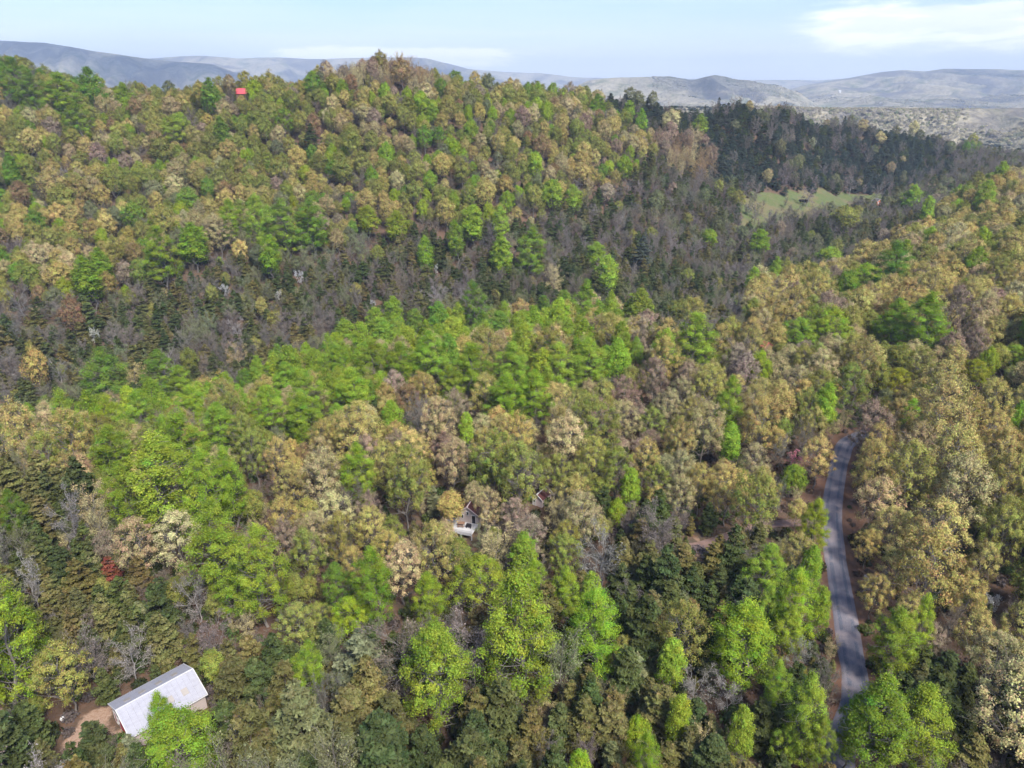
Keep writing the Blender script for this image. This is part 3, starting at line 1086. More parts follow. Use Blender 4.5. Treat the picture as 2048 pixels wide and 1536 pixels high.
def gable_house(root, W, L, eave, ridge, wall_m, roof_m, over=0.3, th=0.10, ribs=0.0, trim_m=None, z0=-0.4):
    """local: ridge along +Y from 0 to L, front gable at y = 0"""
    bm = bmesh.new()
    h = W / 2
    P = [(-h, 0, z0), (h, 0, z0), (h, 0, eave), (0, 0, ridge), (-h, 0, eave)]
    a = [bm.verts.new(p) for p in P]
    b = [bm.verts.new((x, L, z)) for x, y, z in P]
    bm.faces.new(a)
    bm.faces.new(b[::-1])
    for i in (0, 1, 4):
        j = (i + 1) % 5
        bm.faces.new([a[i], b[i], b[j], a[j]])
    obj('wall', bm, wall_m, root)
    sl = (ridge - eave) / h
    for s in (-1, 1):
        bm = bmesh.new()
        xe, ze = s * (h + over), eave - sl * over
        y0, y1 = -over, L + over
        g = 0.004 if s > 0 else -0.004
        hexa(bm, [(g, y0, ridge + 0.01), (xe, y0, ze + 0.01), (xe, y1, ze + 0.01), (g, y1, ridge + 0.01),
                  (g, y0, ridge + 0.01 + th), (xe, y0, ze + 0.01 + th), (xe, y1, ze + 0.01 + th), (g, y1, ridge + 0.01 + th)])
        panel = obj('roof_slope', bm, roof_m, root)
        if ribs:
            bm = bmesh.new()
            y = y0 + ribs / 2
            while y < y1 - 0.05:
                hexa(bm, [(s * 0.05, y - .03, ridge + th), (xe, y - .03, ze + th), (xe, y + .03, ze + th), (s * 0.05, y + .03, ridge + th),
                          (s * 0.05, y - .015, ridge + th + .05), (xe, y - .015, ze + th + .05), (xe, y + .015, ze + th + .05), (s * 0.05, y + .015, ridge + th + .05)])
                y += ribs
            r_ = obj('standing_seams', bm, roof_m, panel)
            r_['kind'] = 'stuff'
    if trim_m:
        boxes('ridge_cap', [(-0.12, 0.12, -over - 0.01, L + over + 0.01, ridge + th - 0.02, ridge + th + 0.07)], trim_m, root)
        for yy in (-over, L + over):
            for s in (-1, 1):
                bm = bmesh.new()
                xe, ze = s * (h + over + 0.02), eave - sl * over
                ya, yb = yy - 0.05, yy + 0.05
                hexa(bm, [(0, ya, ridge - 0.12), (xe, ya, ze - 0.12), (xe, yb, ze - 0.12), (0, yb, ridge - 0.12),
                          (0, ya, ridge + th + .03), (xe, ya, ze + th + .03), (xe, yb, ze + th + .03), (0, yb, ridge + th + .03)])
                obj('rake_trim', bm, trim_m, root)
    return sl


def opening(root, name, x, z0, w, h, mat, trim=None, y=0.0, side='front', d=0.05, t=0.09):
    """a door or window leaf set in a frame on the front gable (y = const) or on a side wall (x = const)"""
    def bx(a0, a1, z_0, z_1, dd):
        if side == 'front':
            return (a0, a1, y - dd, y + 0.02, z_0, z_1)
        s = 1 if x > 0 else -1
        return (min(x, x + s * dd), max(x, x + s * dd), a0, a1, z_0, z_1)
    c = x if side == 'front' else y
    o = boxes(name, [bx(c - w / 2, c + w / 2, z0, z0 + h, d)], mat, root)
    if trim:
        boxes('frame', [bx(c - w / 2 - t, c - w / 2 - .003, z0 - t, z0 + h + t, d + .03), bx(c + w / 2 + .003, c + w / 2 + t, z0 - t, z0 + h + t, d + .03),
                        bx(c - w / 2, c + w / 2, z0 + h + .003, z0 + h + t, d + .03), bx(c - w / 2, c + w / 2, z0 - t, z0 - .003, d + .03)], trim, o)
    return o


# the long white-roofed barn
b0 = np.array([-63.3, 86.05]); bdir = np.array([0.70, 0.714])
BARN_RZ = math.atan2(-bdir[0], bdir[1])
barn = empty('barn', (b0[0], b0[1], -98.0), BARN_RZ)
tag(barn, 'long tan barn with white metal gable roof, beside a bare dirt yard', 'barn')
sl = gable_house(barn, 9.0, 11.8, 3.3, 5.3, BM['wall_tan'], BM['roof_white'], 0.35, 0.08, 0.9, BM['trim'])
for s, ys in ((-1, (1.9, 4.3, 7.0, 9.6)), (1, (7.0, 9.4))):
    for yy in ys:
        bm = bmesh.new()
        x0, x1 = (1.5, 2.6) if s < 0 else (2.2, 3.3)
        zz = lambda x: 5.3 - sl * x + 0.085
        P = [(s * x0, yy - .5, zz(x0)), (s * x1, yy - .5, zz(x1)), (s * x1, yy + .5, zz(x1)), (s * x0, yy + .5, zz(x0))]
        hexa(bm, P + [(a, b, c + .07) for a, b, c in P])
        obj('skylight', bm, BM['skylight'], barn)
opening(barn, 'door', -3.35, 0.0, 0.95, 2.1, BM['red_door'], BM['trim'])
opening(barn, 'window', -2.15, 0.9, 0.7, 0.8, BM['glass'], BM['trim'])
dg = opening(barn, 'garage_door', 0.1, 0.0, 2.6, 2.5, BM['red_door'], BM['trim'])
for k in range(3):
    boxes('door_panel', [(-1.15, 1.35, -0.075, -0.051, 0.12 + k * 0.8, 0.80 + k * 0.8)], BM['red_door'], dg)
opening(barn, 'window', 3.3, 0.9, 0.7, 0.8, BM['glass'], BM['trim'])
for s in (-1, 1):
    boxes('corner_trim', [(s * 4.5 - 0.08, s * 4.5 + 0.08, -0.03, 0.10, 0, 3.25)], BM['trim'], barn)
boxes('gutter', [(4.86, 4.98, -0.35, 12.15, 3.02, 3.14)], BM['trim'], barn)
boxes('gutter', [(-4.98, -4.86, -0.35, 12.15, 3.02, 3.14)], BM['trim'], barn)

# white round tank beside the yard
hx, hy, hz_ = hit(128, 1446)
tank = empty('round_tank', (hx, hy, hz_))
tag(tank, 'small white ball-shaped tank on the grass left of the barn yard', 'tank')
bm = bmesh.new()
bmesh.ops.create_uvsphere(bm, u_segments=20, v_segments=12, radius=0.42, matrix=Matrix.Translation((0, 0, 0.62)))
sph = obj('shell', bm, BM['trim'], tank)
for p in sph.data.polygons:
    p.use_smooth = True
bm = bmesh.new()
bmesh.ops.create_cone(bm, cap_ends=True, segments=16, radius1=0.30, radius2=0.22, depth=0.3, matrix=Matrix.Translation((0, 0, 0.14)))
obj('base', bm, BM['concrete'], tank)

# the cabin with the white deck
cab = empty('cabin', (-10.4, 143.2, -97.2), math.atan2(-0.30, 0.95))
tag(cab, 'small cabin with dark red roof and raised white deck, under tan oaks', 'cabin')
gable_house(cab, 5.4, 8.0, 4.4, 6.3, BM['wall_tan'], BM['dark_red_roof'], 0.35, 0.08, 0.0, BM['wall_pink'])
opening(cab, 'window', -1.4, 3.0, 0.6, 0.9, BM['glass'], BM['trim'])
opening(cab, 'window', 0.0, 4.0, 0.5, 0.9, BM['glass'], BM['trim'])
opening(cab, 'door', 1.5, 2.0, 0.85, 2.1, BM['dark'], BM['trim'])
for k in range(12):
    boxes('deck_board', [(-2.7 + k * 0.45, -2.7 + k * 0.45 + 0.41, -4.6, -0.06, 1.86, 1.94)], BM['deck'], cab)
boxes('deck_beam', [(-2.7, 2.7, -4.55, -4.40, 1.60, 1.85), (-2.7, 2.7, -0.5, -0.35, 1.60, 1.85)], BM['deck'], cab)
for (x, y) in ((-2.6, -4.45), (2.6, -4.45), (0, -4.45), (-2.6, -0.45), (2.6, -0.45)):
    boxes('deck_post', [(x - .09, x + .09, y - .09, y + .09, -1.2, 1.59)], BM['deck'], cab)
boxes('railing', [(-2.7, 2.7, -4.62, -4.54, 2.78, 2.88), (-2.7, -2.6, -4.54, -0.06, 2.78, 2.88), (2.6, 2.7, -4.54, -2.2, 2.78, 2.88)], BM['deck'], cab)
bal = [(-2.68 + k * 0.22, -2.62 + k * 0.22, -4.61, -4.56, 1.95, 2.77) for k in range(25)] + [(-2.68, -2.63, -4.3 + k * 0.24, -4.25 + k * 0.24, 1.95, 2.77) for k in range(18)]
o = boxes('balusters', bal, BM['deck'], cab)
o['kind'] = 'stuff'
boxes('side_deck', [(-5.6, -2.9, -2.0, 1.6, 1.3, 1.42)], BM['deck'], cab)
for (x, y) in ((-5.5, -1.9), (-5.5, 1.5), (-3.0, -1.9)):
    boxes('deck_post', [(x - .08, x + .08, y - .08, y + .08, -1.2, 1.29)], BM['deck'], cab)


def on_cabin(x, y, z):
    return cab.matrix_basis @ Vector((x, y, z))


def table_thing():
    t = empty('patio_table', on_cabin(-1.0, -1.7, 1.95), cab.rotation_euler[2] + 0.2)
    tag(t, 'brown wooden patio table on the white cabin deck, close to the wall', 'table')
    boxes('table_top', [(-0.8, 0.8, -0.5, 0.5, 0.70, 0.77)], BM['wood'], t)
    for sx in (-.7, .7):
        for sy in (-.42, .42):
            boxes('leg', [(sx - .04, sx + .04, sy - .04, sy + .04, 0, 0.70)], BM['wood'], t)
    for sy in (-.85, .85):
        b = empty('bench', on_cabin(-1.0 - 0.2 * sy, -1.7 + sy, 1.95), cab.rotation_euler[2] + 0.2)
        tag(b, 'brown bench on the %s side of the patio table on the cabin deck' % ('rail' if sy < 0 else 'house'), 'bench')
        boxes('seat', [(-0.75, 0.75, -0.15, 0.15, 0.42, 0.47)], BM['wood'], b)
        for sx in (-.6, .6):
            boxes('leg', [(sx - .04, sx + .04, -.12, .12, 0, 0.42)], BM['wood'], b)


table_thing()
g = empty('grill', on_cabin(1.0, -2.0, 1.95), cab.rotation_euler[2])
tag(g, 'black covered grill standing on the white cabin deck by the door', 'grill')
bm = bmesh.new()
bmesh.ops.create_cube(bm, size=1.0, matrix=Matrix.Translation((0, 0, 0.75)) @ Matrix.Diagonal((1.25, 0.7, 0.6, 1)))
bmesh.ops.bevel(bm, geom=bm.edges[:], offset=0.12, segments=3, affect='EDGES')
obj('hood', bm, BM['dark'], g)
for sx in (-.5, .5):
    boxes('leg', [(sx - .05, sx + .05, -.3, .3, 0, 0.46)], BM['dark'], g)

# the shed with the red roof up the slope from the cabin
hx, hy, hz_ = hit(1074, 1012)
shed = empty('shed', (hx, hy, hz_ - 0.1), math.atan2(-0.55, 0.83))
tag(shed, 'little pale shed with a rust red roof, among oaks near the cabin', 'shed')
gable_house(shed, 2.9, 4.4, 2.3, 3.4, BM['wall_pink'], BM['dark_red_roof'], 0.2, 0.07, 0.0, BM['trim'])
opening(shed, 'door', -0.75, 0.05, 0.75, 1.9, BM['trim'], BM['trim'])
opening(shed, 'window', -0.75, 1.15, 0.35, 0.5, BM['glass'], None, y=-0.06)

# the far house with the bright red roof near the crest
hx, hy, hz_ = hit(486, 194)
rh = empty('red_roofed_house', (hx, hy, hz_ + 0.3), 0.0)
tag(rh, 'far house with a bright red metal roof in the trees near the hill crest', 'house')
L_ = 7.8
root = rh
bm = bmesh.new()
hexa(bm, [(-L_ / 2, -1.9, -3.0), (L_ / 2, -1.9, -3.0), (L_ / 2, 2.9, -3.0), (-L_ / 2, 2.9, -3.0), (-L_ / 2, -1.9, 3.5), (L_ / 2, -1.9, 3.5), (L_ / 2, 2.9, 3.5), (-L_ / 2, 2.9, 3.5)])
obj('wall', bm, BM['wood'], rh)
for s in (-1, 1):
    bm = bmesh.new()
    y0, z0 = (-2.4, 3.3) if s < 0 else (3.4, 3.3)
    hexa(bm, [(-L_ / 2 - .4, y0, z0), (L_ / 2 + .4, y0, z0), (L_ / 2 + .4, 0.5, 6.9), (-L_ / 2 - .4, 0.5, 6.9), (-L_ / 2 - .4, y0, z0 + .15), (L_ / 2 + .4, y0, z0 + .15), (L_ / 2 + .4, 0.5, 7.05), (-L_ / 2 - .4, 0.5, 7.05)])
    obj('roof_slope', bm, BM['red_roof'], rh)
boxes('window', [(-2.4, -1.2, -1.97, -1.9, 1.0, 2.4)], BM['glass'], rh)
boxes('window', [(0.8, 2.0, -1.97, -1.9, 1.0, 2.4)], BM['glass'], rh)

# dark open shelter in the pasture
hx, hy, hz_ = hit(1607, 405)
sh = empty('field_shelter', (hx, hy, hz_), 0.08)
tag(sh, 'dark low open-sided field shelter at the edge of the green pasture', 'shelter')
bm = bmesh.new()
hexa(bm, [(-3.6, -1.7, 2.6), (3.6, -1.7, 2.6), (3.6, 2.2, 2.1), (-3.6, 2.2, 2.1), (-3.6, -1.7, 2.75), (3.6, -1.7, 2.75), (3.6, 2.2, 2.25), (-3.6, 2.2, 2.25)])
obj('roof', bm, BM['grey_wood'], sh)
boxes('back_wall', [(-3.2, 3.2, 1.8, 1.95, -0.5, 2.1)], BM['dark'], sh)
boxes('side_wall', [(3.05, 3.2, -1.3, 1.8, -0.5, 2.2)], BM['dark'], sh)
boxes('side_wall', [(-3.2, -3.05, -1.3, 1.8, -0.5, 2.2)], BM['dark'], sh)
for x in (-3.1, 0, 3.1):
    boxes('post', [(x - .1, x + .1, -1.45, -1.25, -0.5, 2.55)], BM['grey_wood'], sh)

# the orange and white house past the pasture
hx, hy, hz_ = hit(1757, 416)
oh = empty('brick_house', (hx, hy, hz_), 0.25)
tag(oh, 'narrow orange brick house with white panels at the far end of the pasture', 'house')
gable_house(oh, 5.0, 7.0, 6.0, 8.0, BM['brick'], BM['grey_wood'], 0.3, 0.1, 0.0, BM['trim'])
opening(oh, 'garage_door', 0.0, 0.0, 3.4, 2.2, BM['farm_white'], BM['trim'])
opening(oh, 'window', -1.2, 3.4, 1.0, 1.8, BM['farm_white'], BM['trim'])
opening(oh, 'window', 1.2, 3.4, 1.0, 1.8, BM['farm_white'], BM['trim'])

# a second, low red roof just showing between oaks
hx, hy, hz_ = hit(1536, 698, 9.0)
rr = empty('red_roofed_cabin', (hx, hy, hz_ + 7.5), 0.5)
tag(rr, 'red roof of a building just showing between oak crowns above the middle woods', 'cabin')
gable_house(rr, 3.4, 3.0, 2.4, 3.6, BM['wood'], BM['red_roof'], 0.3, 0.1, 0, None, -8.5)

# brush pile in the clearing
hx, hy, hz_ = hit(1398, 1100)
rp = random.Random(5)
bm = bmesh.new()
for k in range(90):
    a = rp.uniform(0, math.pi)
    L = rp.uniform(0.7, 2.0)
    c = Vector((rp.gauss(0, 1.1), rp.gauss(0, 0.6), 0))
    c.z = max(0.1, 0.9 - 0.45 * c.length) * rp.random() + 0.08
    d = Vector((math.cos(a), math.sin(a), rp.uniform(-.25, .25))) * L / 2
    n = Vector((-math.sin(a), math.cos(a), 0)) * 0.05
    z = Vector((0, 0, 0.05))
    hexa(bm, [c - d - n - z, c - d + n - z, c - d + n + z, c - d - n + z, c + d - n - z, c + d + n - z, c + d + n + z, c + d - n + z])
bp = obj('brush_pile', bm, BM['stick'])
bp.location = (hx, hy, hz_)
tag(bp, 'low pile of cut grey branches in the reddish clearing beside the driveway', 'brush pile')

# white farm buildings far down the valley
for k, (u, v, D, L, W, lab) in enumerate([(1688, 213, 6200, 34, 15, 'long white farm building on the distant valley floor'), (1676, 215, 6350, 16, 12, 'small white farmhouse beside the long white building far down the valley')]):
    x, y, z = ray(u, v)
    X_, Y_ = x / y * D, D
    zt = float(far_h(np.array([X_]), np.array([Y_]))[0])
    fb = empty('farm_building', (X_, Y_, zt), 1.2 + 0.4 * k)
    tag(fb, lab, 'farm building')
    gable_house(fb, W, L, 7, 11, BM['farm_white'], BM['farm_white'], 0.5, 0.3, 0, None, -6)

# ------------------------------------------------------------------ woods: colours (real leaf and twig colours)
PAL = {
    'green': [(0.192, 0.265, 0.042), (0.21, 0.275, 0.048), (0.175, 0.25, 0.042)],
    'dkgreen': [(0.13, 0.20, 0.038), (0.14, 0.21, 0.042)],
    'lime': [(0.225, 0.29, 0.042), (0.24, 0.29, 0.048)],
    'yellow': [(0.28, 0.27, 0.04), (0.25, 0.26, 0.045)],
    'olive': [(0.225, 0.225, 0.066), (0.20, 0.215, 0.058), (0.25, 0.235, 0.07)],
    'gold': [(0.35, 0.285, 0.105), (0.325, 0.27, 0.10), (0.375, 0.305, 0.12)],
    'tan': [(0.345, 0.285, 0.145), (0.315, 0.265, 0.135), (0.385, 0.325, 0.17)],
    'pink': [(0.27, 0.205, 0.145), (0.25, 0.19, 0.135)],
    'rust': [(0.235, 0.16, 0.085), (0.24, 0.17, 0.085)],
    'grey': [(0.15, 0.128, 0.112), (0.135, 0.12, 0.10), (0.17, 0.145, 0.125)],
    'mauve': [(0.145, 0.116, 0.09), (0.13, 0.107, 0.082)],
    'greygreen': [(0.15, 0.155, 0.078), (0.165, 0.17, 0.09)],
    'silver': [(0.24, 0.215, 0.19), (0.21, 0.19, 0.165)],
    'cedar': [(0.064, 0.078, 0.030), (0.074, 0.082, 0.031), (0.056, 0.072, 0.028)],
    'brown': [(0.115, 0.106, 0.042), (0.105, 0.10, 0.041), (0.13, 0.11, 0.044)],
    'blue': [(0.045, 0.062, 0.046), (0.055, 0.066, 0.048)],
    'dead': [(0.22, 0.085, 0.05)],
    'white': [(0.42, 0.40, 0.38)],
    'redbud': [(0.42, 0.17, 0.20)],
    'red': [(0.40, 0.07, 0.06)],
}
for _k in PAL:
    _f = 1.0 if _k in ('white', 'redbud', 'red', 'dead', 'silver') else 1.12
    PAL[_k] = [tuple(ch * _f for ch in c) for c in PAL[_k]]

for _k in PAL:
    PAL[_k] = [tuple(max(0.008, (0.3 * c[0] + 0.6 * c[1] + 0.1 * c[2]) + 1.09 * (ch - (0.3 * c[0] + 0.6 * c[1] + 0.1 * c[2]))) for ch in c) for c in PAL[_k]]
WORDS = {
    'green': 'bright green', 'dkgreen': 'deep green', 'lime': 'lime green', 'yellow': 'yellow', 'olive': 'yellow-olive', 'gold': 'golden', 'tan': 'pale tan',
    'pink': 'pinkish tan', 'rust': 'rusty brown', 'grey': 'grey', 'mauve': 'mauve-brown', 'greygreen': 'grey-green', 'silver': 'silvery', 'cedar': 'dark green',
    'brown': 'olive-brown', 'blue': 'blue-green', 'dead': 'dead rust-red', 'white': 'white-flowering', 'redbud': 'pink-flowering', 'red': 'red',
}
KINDWORD = {'poplar_tree': 'poplar', 'maple_tree': 'maple', 'oak_tree': 'oak', 'bare_tree': 'bare tree', 'pale_tree': 'pale-limbed tree', 'cedar_tree': 'cedar', 'pine_tree': 'pine', 'blossom_tree': 'small tree'}

# trees one can tell apart in the photograph: kind, tone, crown centre u, crown top v, width, height (photograph pixels), what sets it apart
P_, M_, O_, B_, W_, C_, N_, F_ = 'poplar_tree', 'maple_tree', 'oak_tree', 'bare_tree', 'pale_tree', 'cedar_tree', 'pine_tree', 'blossom_tree'
HERO = [
    # bottom of the picture
    (P_, 'green', 345, 1428, 150, 170, 'overhanging the near side of the barn roof'), (P_, 'green', 312, 1395, 60, 100, 'small, at the near corner of the barn'),
    (P_, 'green', 866, 1258, 160, 225, 'big spreading, standing alone among brown cedars'), (P_, 'green', 1038, 1162, 165, 270, 'tallest and broadest below the cabin'),
    (P_, 'green', 1198, 1185, 130, 190, None), (P_, 'green', 1135, 1138, 62, 120, None), (P_, 'green', 1182, 1152, 46, 90, None),
    (M_, 'lime', 955, 1119, 128, 115, 'round dome-headed, straight below the cabin deck'), (P_, 'green', 1049, 1072, 58, 90, None), (P_, 'green', 1066, 1124, 74, 90, None),
    (P_, 'green', 741, 1104, 92, 170, 'on a tall straight trunk, below the pinkish oaks'), (P_, 'dkgreen', 668, 1130, 66, 100, None), (P_, 'green', 853, 1152, 72, 110, None),
    (M_, 'lime', 697, 1202, 84, 100, None), (P_, 'green', 611, 1288, 72, 100, None), (P_, 'green', 418, 1014, 130, 210, None), (P_, 'green', 505, 1060, 120, 200, None),
    (P_, 'green', 470, 1130, 90, 120, None), (P_, 'green', 300, 878, 140, 230, 'huge, with dark trunk showing, left of the middle woods'), (P_, 'green', 395, 905, 110, 190, None),
    (P_, 'green', 238, 930, 95, 170, None), (P_, 'green', 442, 900, 75, 160, None), (P_, 'green', 210, 858, 95, 100, None), (P_, 'green', 352, 835, 110, 90, None),
    (P_, 'dkgreen', 14, 985, 60, 110, None), (O_, 'olive', 108, 1292, 112, 130, 'thin-leaved, standing in cedars left of the barn'),
    (P_, 'green', 1500, 1210, 135, 190, 'broad, second back on the left side of the road'), (P_, 'green', 1538, 1096, 92, 130, None), (P_, 'lime', 1607, 1144, 95, 165, 'crowding the left edge of the road'),
    (P_, 'green', 1633, 1098, 52, 80, None), (P_, 'lime', 1640, 1002, 70, 110, 'pointed, leaning over the road at its middle'), (M_, 'green', 1594, 934, 54, 68, 'small round, left of the road near its far end'),
    (P_, 'green', 1772, 1366, 130, 220, 'largest, filling the bottom corner right of the road'), (P_, 'green', 1718, 1400, 60, 130, None), (P_, 'lime', 1858, 1382, 130, 200, None),
    (P_, 'green', 1631, 1354, 86, 180, None), (P_, 'lime', 1852, 1196, 64, 140, None), (P_, 'green', 1808, 1226, 92, 150, 'leaning, with a fuller side, right of the road'),
    (P_, 'lime', 1360, 1397, 52, 90, None), (P_, 'green', 1491, 1425, 52, 80, None), (P_, 'green', 1345, 1284, 56, 80, None), (M_, 'lime', 1161, 1508, 56, 60, None),
    (M_, 'lime', 1277, 1440, 58, 60, None), (P_, 'green', 1265, 943, 40, 50, None), (M_, 'green', 1575, 1460, 70, 80, None), (P_, 'green', 1300, 1475, 70, 80, None),
    (P_, 'lime', 1585, 1215, 70, 120, None), (P_, 'green', 1650, 1180, 40, 80, None), (P_, 'green', 1655, 1440, 60, 110, None), (P_, 'green', 1560, 1330, 60, 100, None), (P_, 'green', 1545, 1180, 60, 100, None),
    # the middle
    (P_, 'green', 712, 894, 78, 135, 'standing alone among tan oaks left of the cabin'), (P_, 'green', 1467, 758, 64, 130, 'narrow, standing out of golden oaks'), (P_, 'green', 1466, 850, 56, 90, None), (P_, 'green', 1656, 770, 56, 100, 'small, above the far end of the road'),
    (P_, 'green', 782, 804, 48, 75, None), (P_, 'green', 934, 829, 32, 45, None), (P_, 'dkgreen', 194, 704, 96, 115, 'dense, alone at the foot of the dark valley'),
    (P_, 'dkgreen', 312, 706, 85, 115, None), (P_, 'green', 357, 735, 65, 80, None), (P_, 'green', 268, 787, 80, 60, None), (P_, 'green', 430, 812, 90, 90, None),
    (P_, 'green', 530, 776, 78, 115, None), (P_, 'green', 610, 745, 84, 110, None), (P_, 'green', 600, 792, 85, 100, None), (P_, 'green', 665, 690, 75, 85, None), (P_, 'green', 702, 742, 84, 100, None),
    (P_, 'dkgreen', 489, 740, 34, 50, None), (P_, 'green', 570, 728, 64, 80, None), (P_, 'green', 628, 700, 55, 70, None), (P_, 'green', 380, 775, 70, 80, None),
    (P_, 'green', 690, 641, 48, 60, None), (P_, 'green', 750, 618, 44, 75, None), (P_, 'green', 786, 598, 42, 85, None), (P_, 'green', 768, 645, 46, 60, None), (P_, 'dkgreen', 826, 621, 36, 60, None),
    (P_, 'dkgreen', 875, 606, 44, 75, None), (P_, 'dkgreen', 947, 566, 64, 110, 'deep green, tallest at the lip of the dark valley'), (P_, 'lime', 905, 636, 46, 60, None), (P_, 'dkgreen', 1000, 625, 46, 70, None),
    (P_, 'green', 742, 682, 76, 90, None), (P_, 'green', 800, 690, 78, 85, None), (P_, 'green', 860, 668, 84, 105, None), (P_, 'green', 942, 692, 86, 105, None), (P_, 'green', 1024, 690, 84, 90, None),
    (P_, 'lime', 1084, 702, 52, 100, 'yellower than its neighbours in the green band'), (P_, 'green', 1122, 690, 86, 100, None), (P_, 'green', 1180, 680, 84, 105, None), (P_, 'green', 1240, 682, 58, 105, None),
    (P_, 'green', 1010, 752, 84, 90, None), (P_, 'green', 1068, 746, 84, 80, None), (P_, 'green', 900, 735, 60, 60, None),
    (P_, 'green', 1396, 632, 92, 80, None), (P_, 'dkgreen', 1275, 677, 32, 45, None), (M_, 'green', 1602, 640, 80, 60, None), (M_, 'green', 1664, 613, 105, 85, 'broadest domed on the right bench'),
    (P_, 'green', 1862, 590, 100, 105, 'tall twin-headed on the right bench'), (P_, 'green', 1802, 602, 76, 105, None), (M_, 'green', 1768, 642, 60, 55, None),
    (P_, 'dkgreen', 1797, 487, 84, 95, 'dense, where the right bench meets the valley'), (M_, 'green', 1738, 530, 76, 55, None), (M_, 'green', 1700, 545, 50, 70, None), (M_, 'green', 1661, 495, 48, 45, None),
    (P_, 'green', 1282, 580, 56, 90, None), (P_, 'green', 1262, 600, 44, 70, None), (M_, 'green', 2035, 692, 60, 55, None), (M_, 'yellow', 1958, 722, 64, 40, None), (M_, 'yellow', 1800, 738, 66, 46, None),
    (P_, 'green', 2042, 805, 30, 60, None), (P_, 'dkgreen', 1087, 593, 28, 50, None), (M_, 'lime', 1235, 1000, 40, 40, None),
    (O_, 'olive', 500, 985, 54, 66, None), (M_, 'yellow', 601, 840, 38, 40, None),
    # the far slope
    (P_, 'green', 512, 392, 66, 110, None), (P_, 'green', 562, 402, 76, 150, 'tallest in the green clump low on the far slope'), (P_, 'green', 616, 400, 72, 125, None), (P_, 'green', 534, 475, 46, 85, None), (P_, 'green', 456, 402, 62, 80, None),
    (P_, 'green', 312, 458, 78, 115, 'on the far slope, left of its green clump'), (P_, 'green', 380, 450, 56, 85, None), (P_, 'green', 164, 515, 58, 100, None), (P_, 'green', 196, 500, 44, 80, None),
    (P_, 'green', 850, 476, 38, 75, None), (P_, 'green', 910, 444, 36, 80, None), (P_, 'green', 943, 415, 56, 75, None), (P_, 'green', 1000, 414, 36, 70, None), (P_, 'green', 1004, 470, 44, 85, None),
    (P_, 'green', 1062, 454, 64, 105, 'full-headed, above the mauve bare woods of the valley'), (P_, 'green', 1194, 488, 44, 60, None), (P_, 'green', 1216, 514, 50, 80, None), (P_, 'lime', 735, 414, 46, 60, None), (P_, 'lime', 792, 425, 46, 60, None),
    (P_, 'dkgreen', 176, 138, 54, 80, 'dark upright, breaking the skyline at the left'), (P_, 'green', 112, 150, 76, 85, None), (P_, 'green', 146, 200, 60, 50, None), (P_, 'dkgreen', 440, 238, 38, 70, None), (P_, 'dkgreen', 20, 118, 70, 130, 'tall dark, at the left edge against the mountain'),
    (P_, 'dkgreen', 55, 140, 60, 90, None), (P_, 'green', 244, 168, 42, 60, None), (P_, 'dkgreen', 14, 310, 34, 70, None), (P_, 'dkgreen', 416, 160, 40, 70, None), (M_, 'green', 564, 152, 42, 40, None), (M_, 'lime', 507, 162, 40, 30, None),
    (P_, 'green', 1284, 220, 26, 52, None), (P_, 'green', 1260, 203, 24, 36, None), (P_, 'green', 1403, 230, 32, 42, None), (P_, 'green', 1196, 190, 34, 45, None), (M_, 'green', 840, 184, 38, 45, None), (P_, 'green', 862, 210, 28, 42, None),
    (M_, 'green', 1105, 362, 54, 64, None), (P_, 'green', 1146, 372, 40, 56, None), (M_, 'green', 1420, 460, 38, 40, None), (P_, 'green', 1524, 462, 40, 50, None), (O_, 'olive', 1694, 414, 54, 60, None), (P_, 'green', 1830, 372, 42, 56, None),
    (M_, 'green', 565, 215, 60, 40, None), (M_, 'green', 350, 230, 70, 60, None), (M_, 'olive', 600, 128, 40, 44, None), (P_, 'dkgreen', 606, 124, 26, 40, 'single dark, on the skyline left of the hilltop'),
    # conifers that stand out
    (N_, 'blue', 1287, 476, 42, 92, 'dark blue-green spire, alone in the bare valley'), (C_, 'blue', 482, 148, 16, 30, None), (N_, 'blue', 1660, 222, 14, 22, 'small wind-shaped, on the right skyline'), (N_, 'blue', 1620, 214, 12, 20, None), (N_, 'cedar', 1676, 230, 8, 14, None),
    (C_, 'cedar', 1264, 170, 12, 22, None), (C_, 'cedar', 1282, 172, 14, 22, None), (C_, 'dead', 213, 1118, 40, 50, 'dead rust-topped, in the dark cedar wood'), (N_, 'greygreen', 866, 975, 34, 50, None), (N_, 'cedar', 620, 250, 34, 40, None),
    # bare and pale limbed
    (W_, 'silver', 1395, 1340, 90, 90, 'wide pale-branched, left of the road at the bottom'), (W_, 'silver', 1460, 1350, 80, 90, None), (W_, 'silver', 378, 1142, 80, 110, 'silvery bare, in front of the big green clump'), (W_, 'silver', 250, 1270, 90, 110, 'silvery bare, behind the barn'),
    (W_, 'silver', 130, 985, 80, 120, 'crooked bare white-limbed, above the cedar wood'), (W_, 'tan', 468, 690, 50, 60, None), (W_, 'silver', 470, 640, 40, 50, None), (W_, 'silver', 930, 575, 40, 50, None), (W_, 'silver', 870, 570, 40, 50, None),
    (W_, 'silver', 110, 715, 50, 60, None), (W_, 'silver', 1605, 1270, 60, 90, 'many-stemmed bare, close to the road edge'), (W_, 'grey', 1760, 365, 30, 34, None), (W_, 'grey', 1705, 352, 38, 42, 'wide bare, behind the pasture'), (W_, 'grey', 1620, 370, 34, 40, None), (W_, 'grey', 1492, 358, 32, 34, None),
    (W_, 'silver', 60, 1520, 120, 60, None), (B_, 'tan', 262, 730, 50, 60, None), (B_, 'grey', 1590, 412, 36, 40, None), (B_, 'grey', 1625, 418, 20, 30, None), (B_, 'grey', 1652, 420, 18, 26, None), (B_, 'grey', 1545, 420, 40, 36, None),
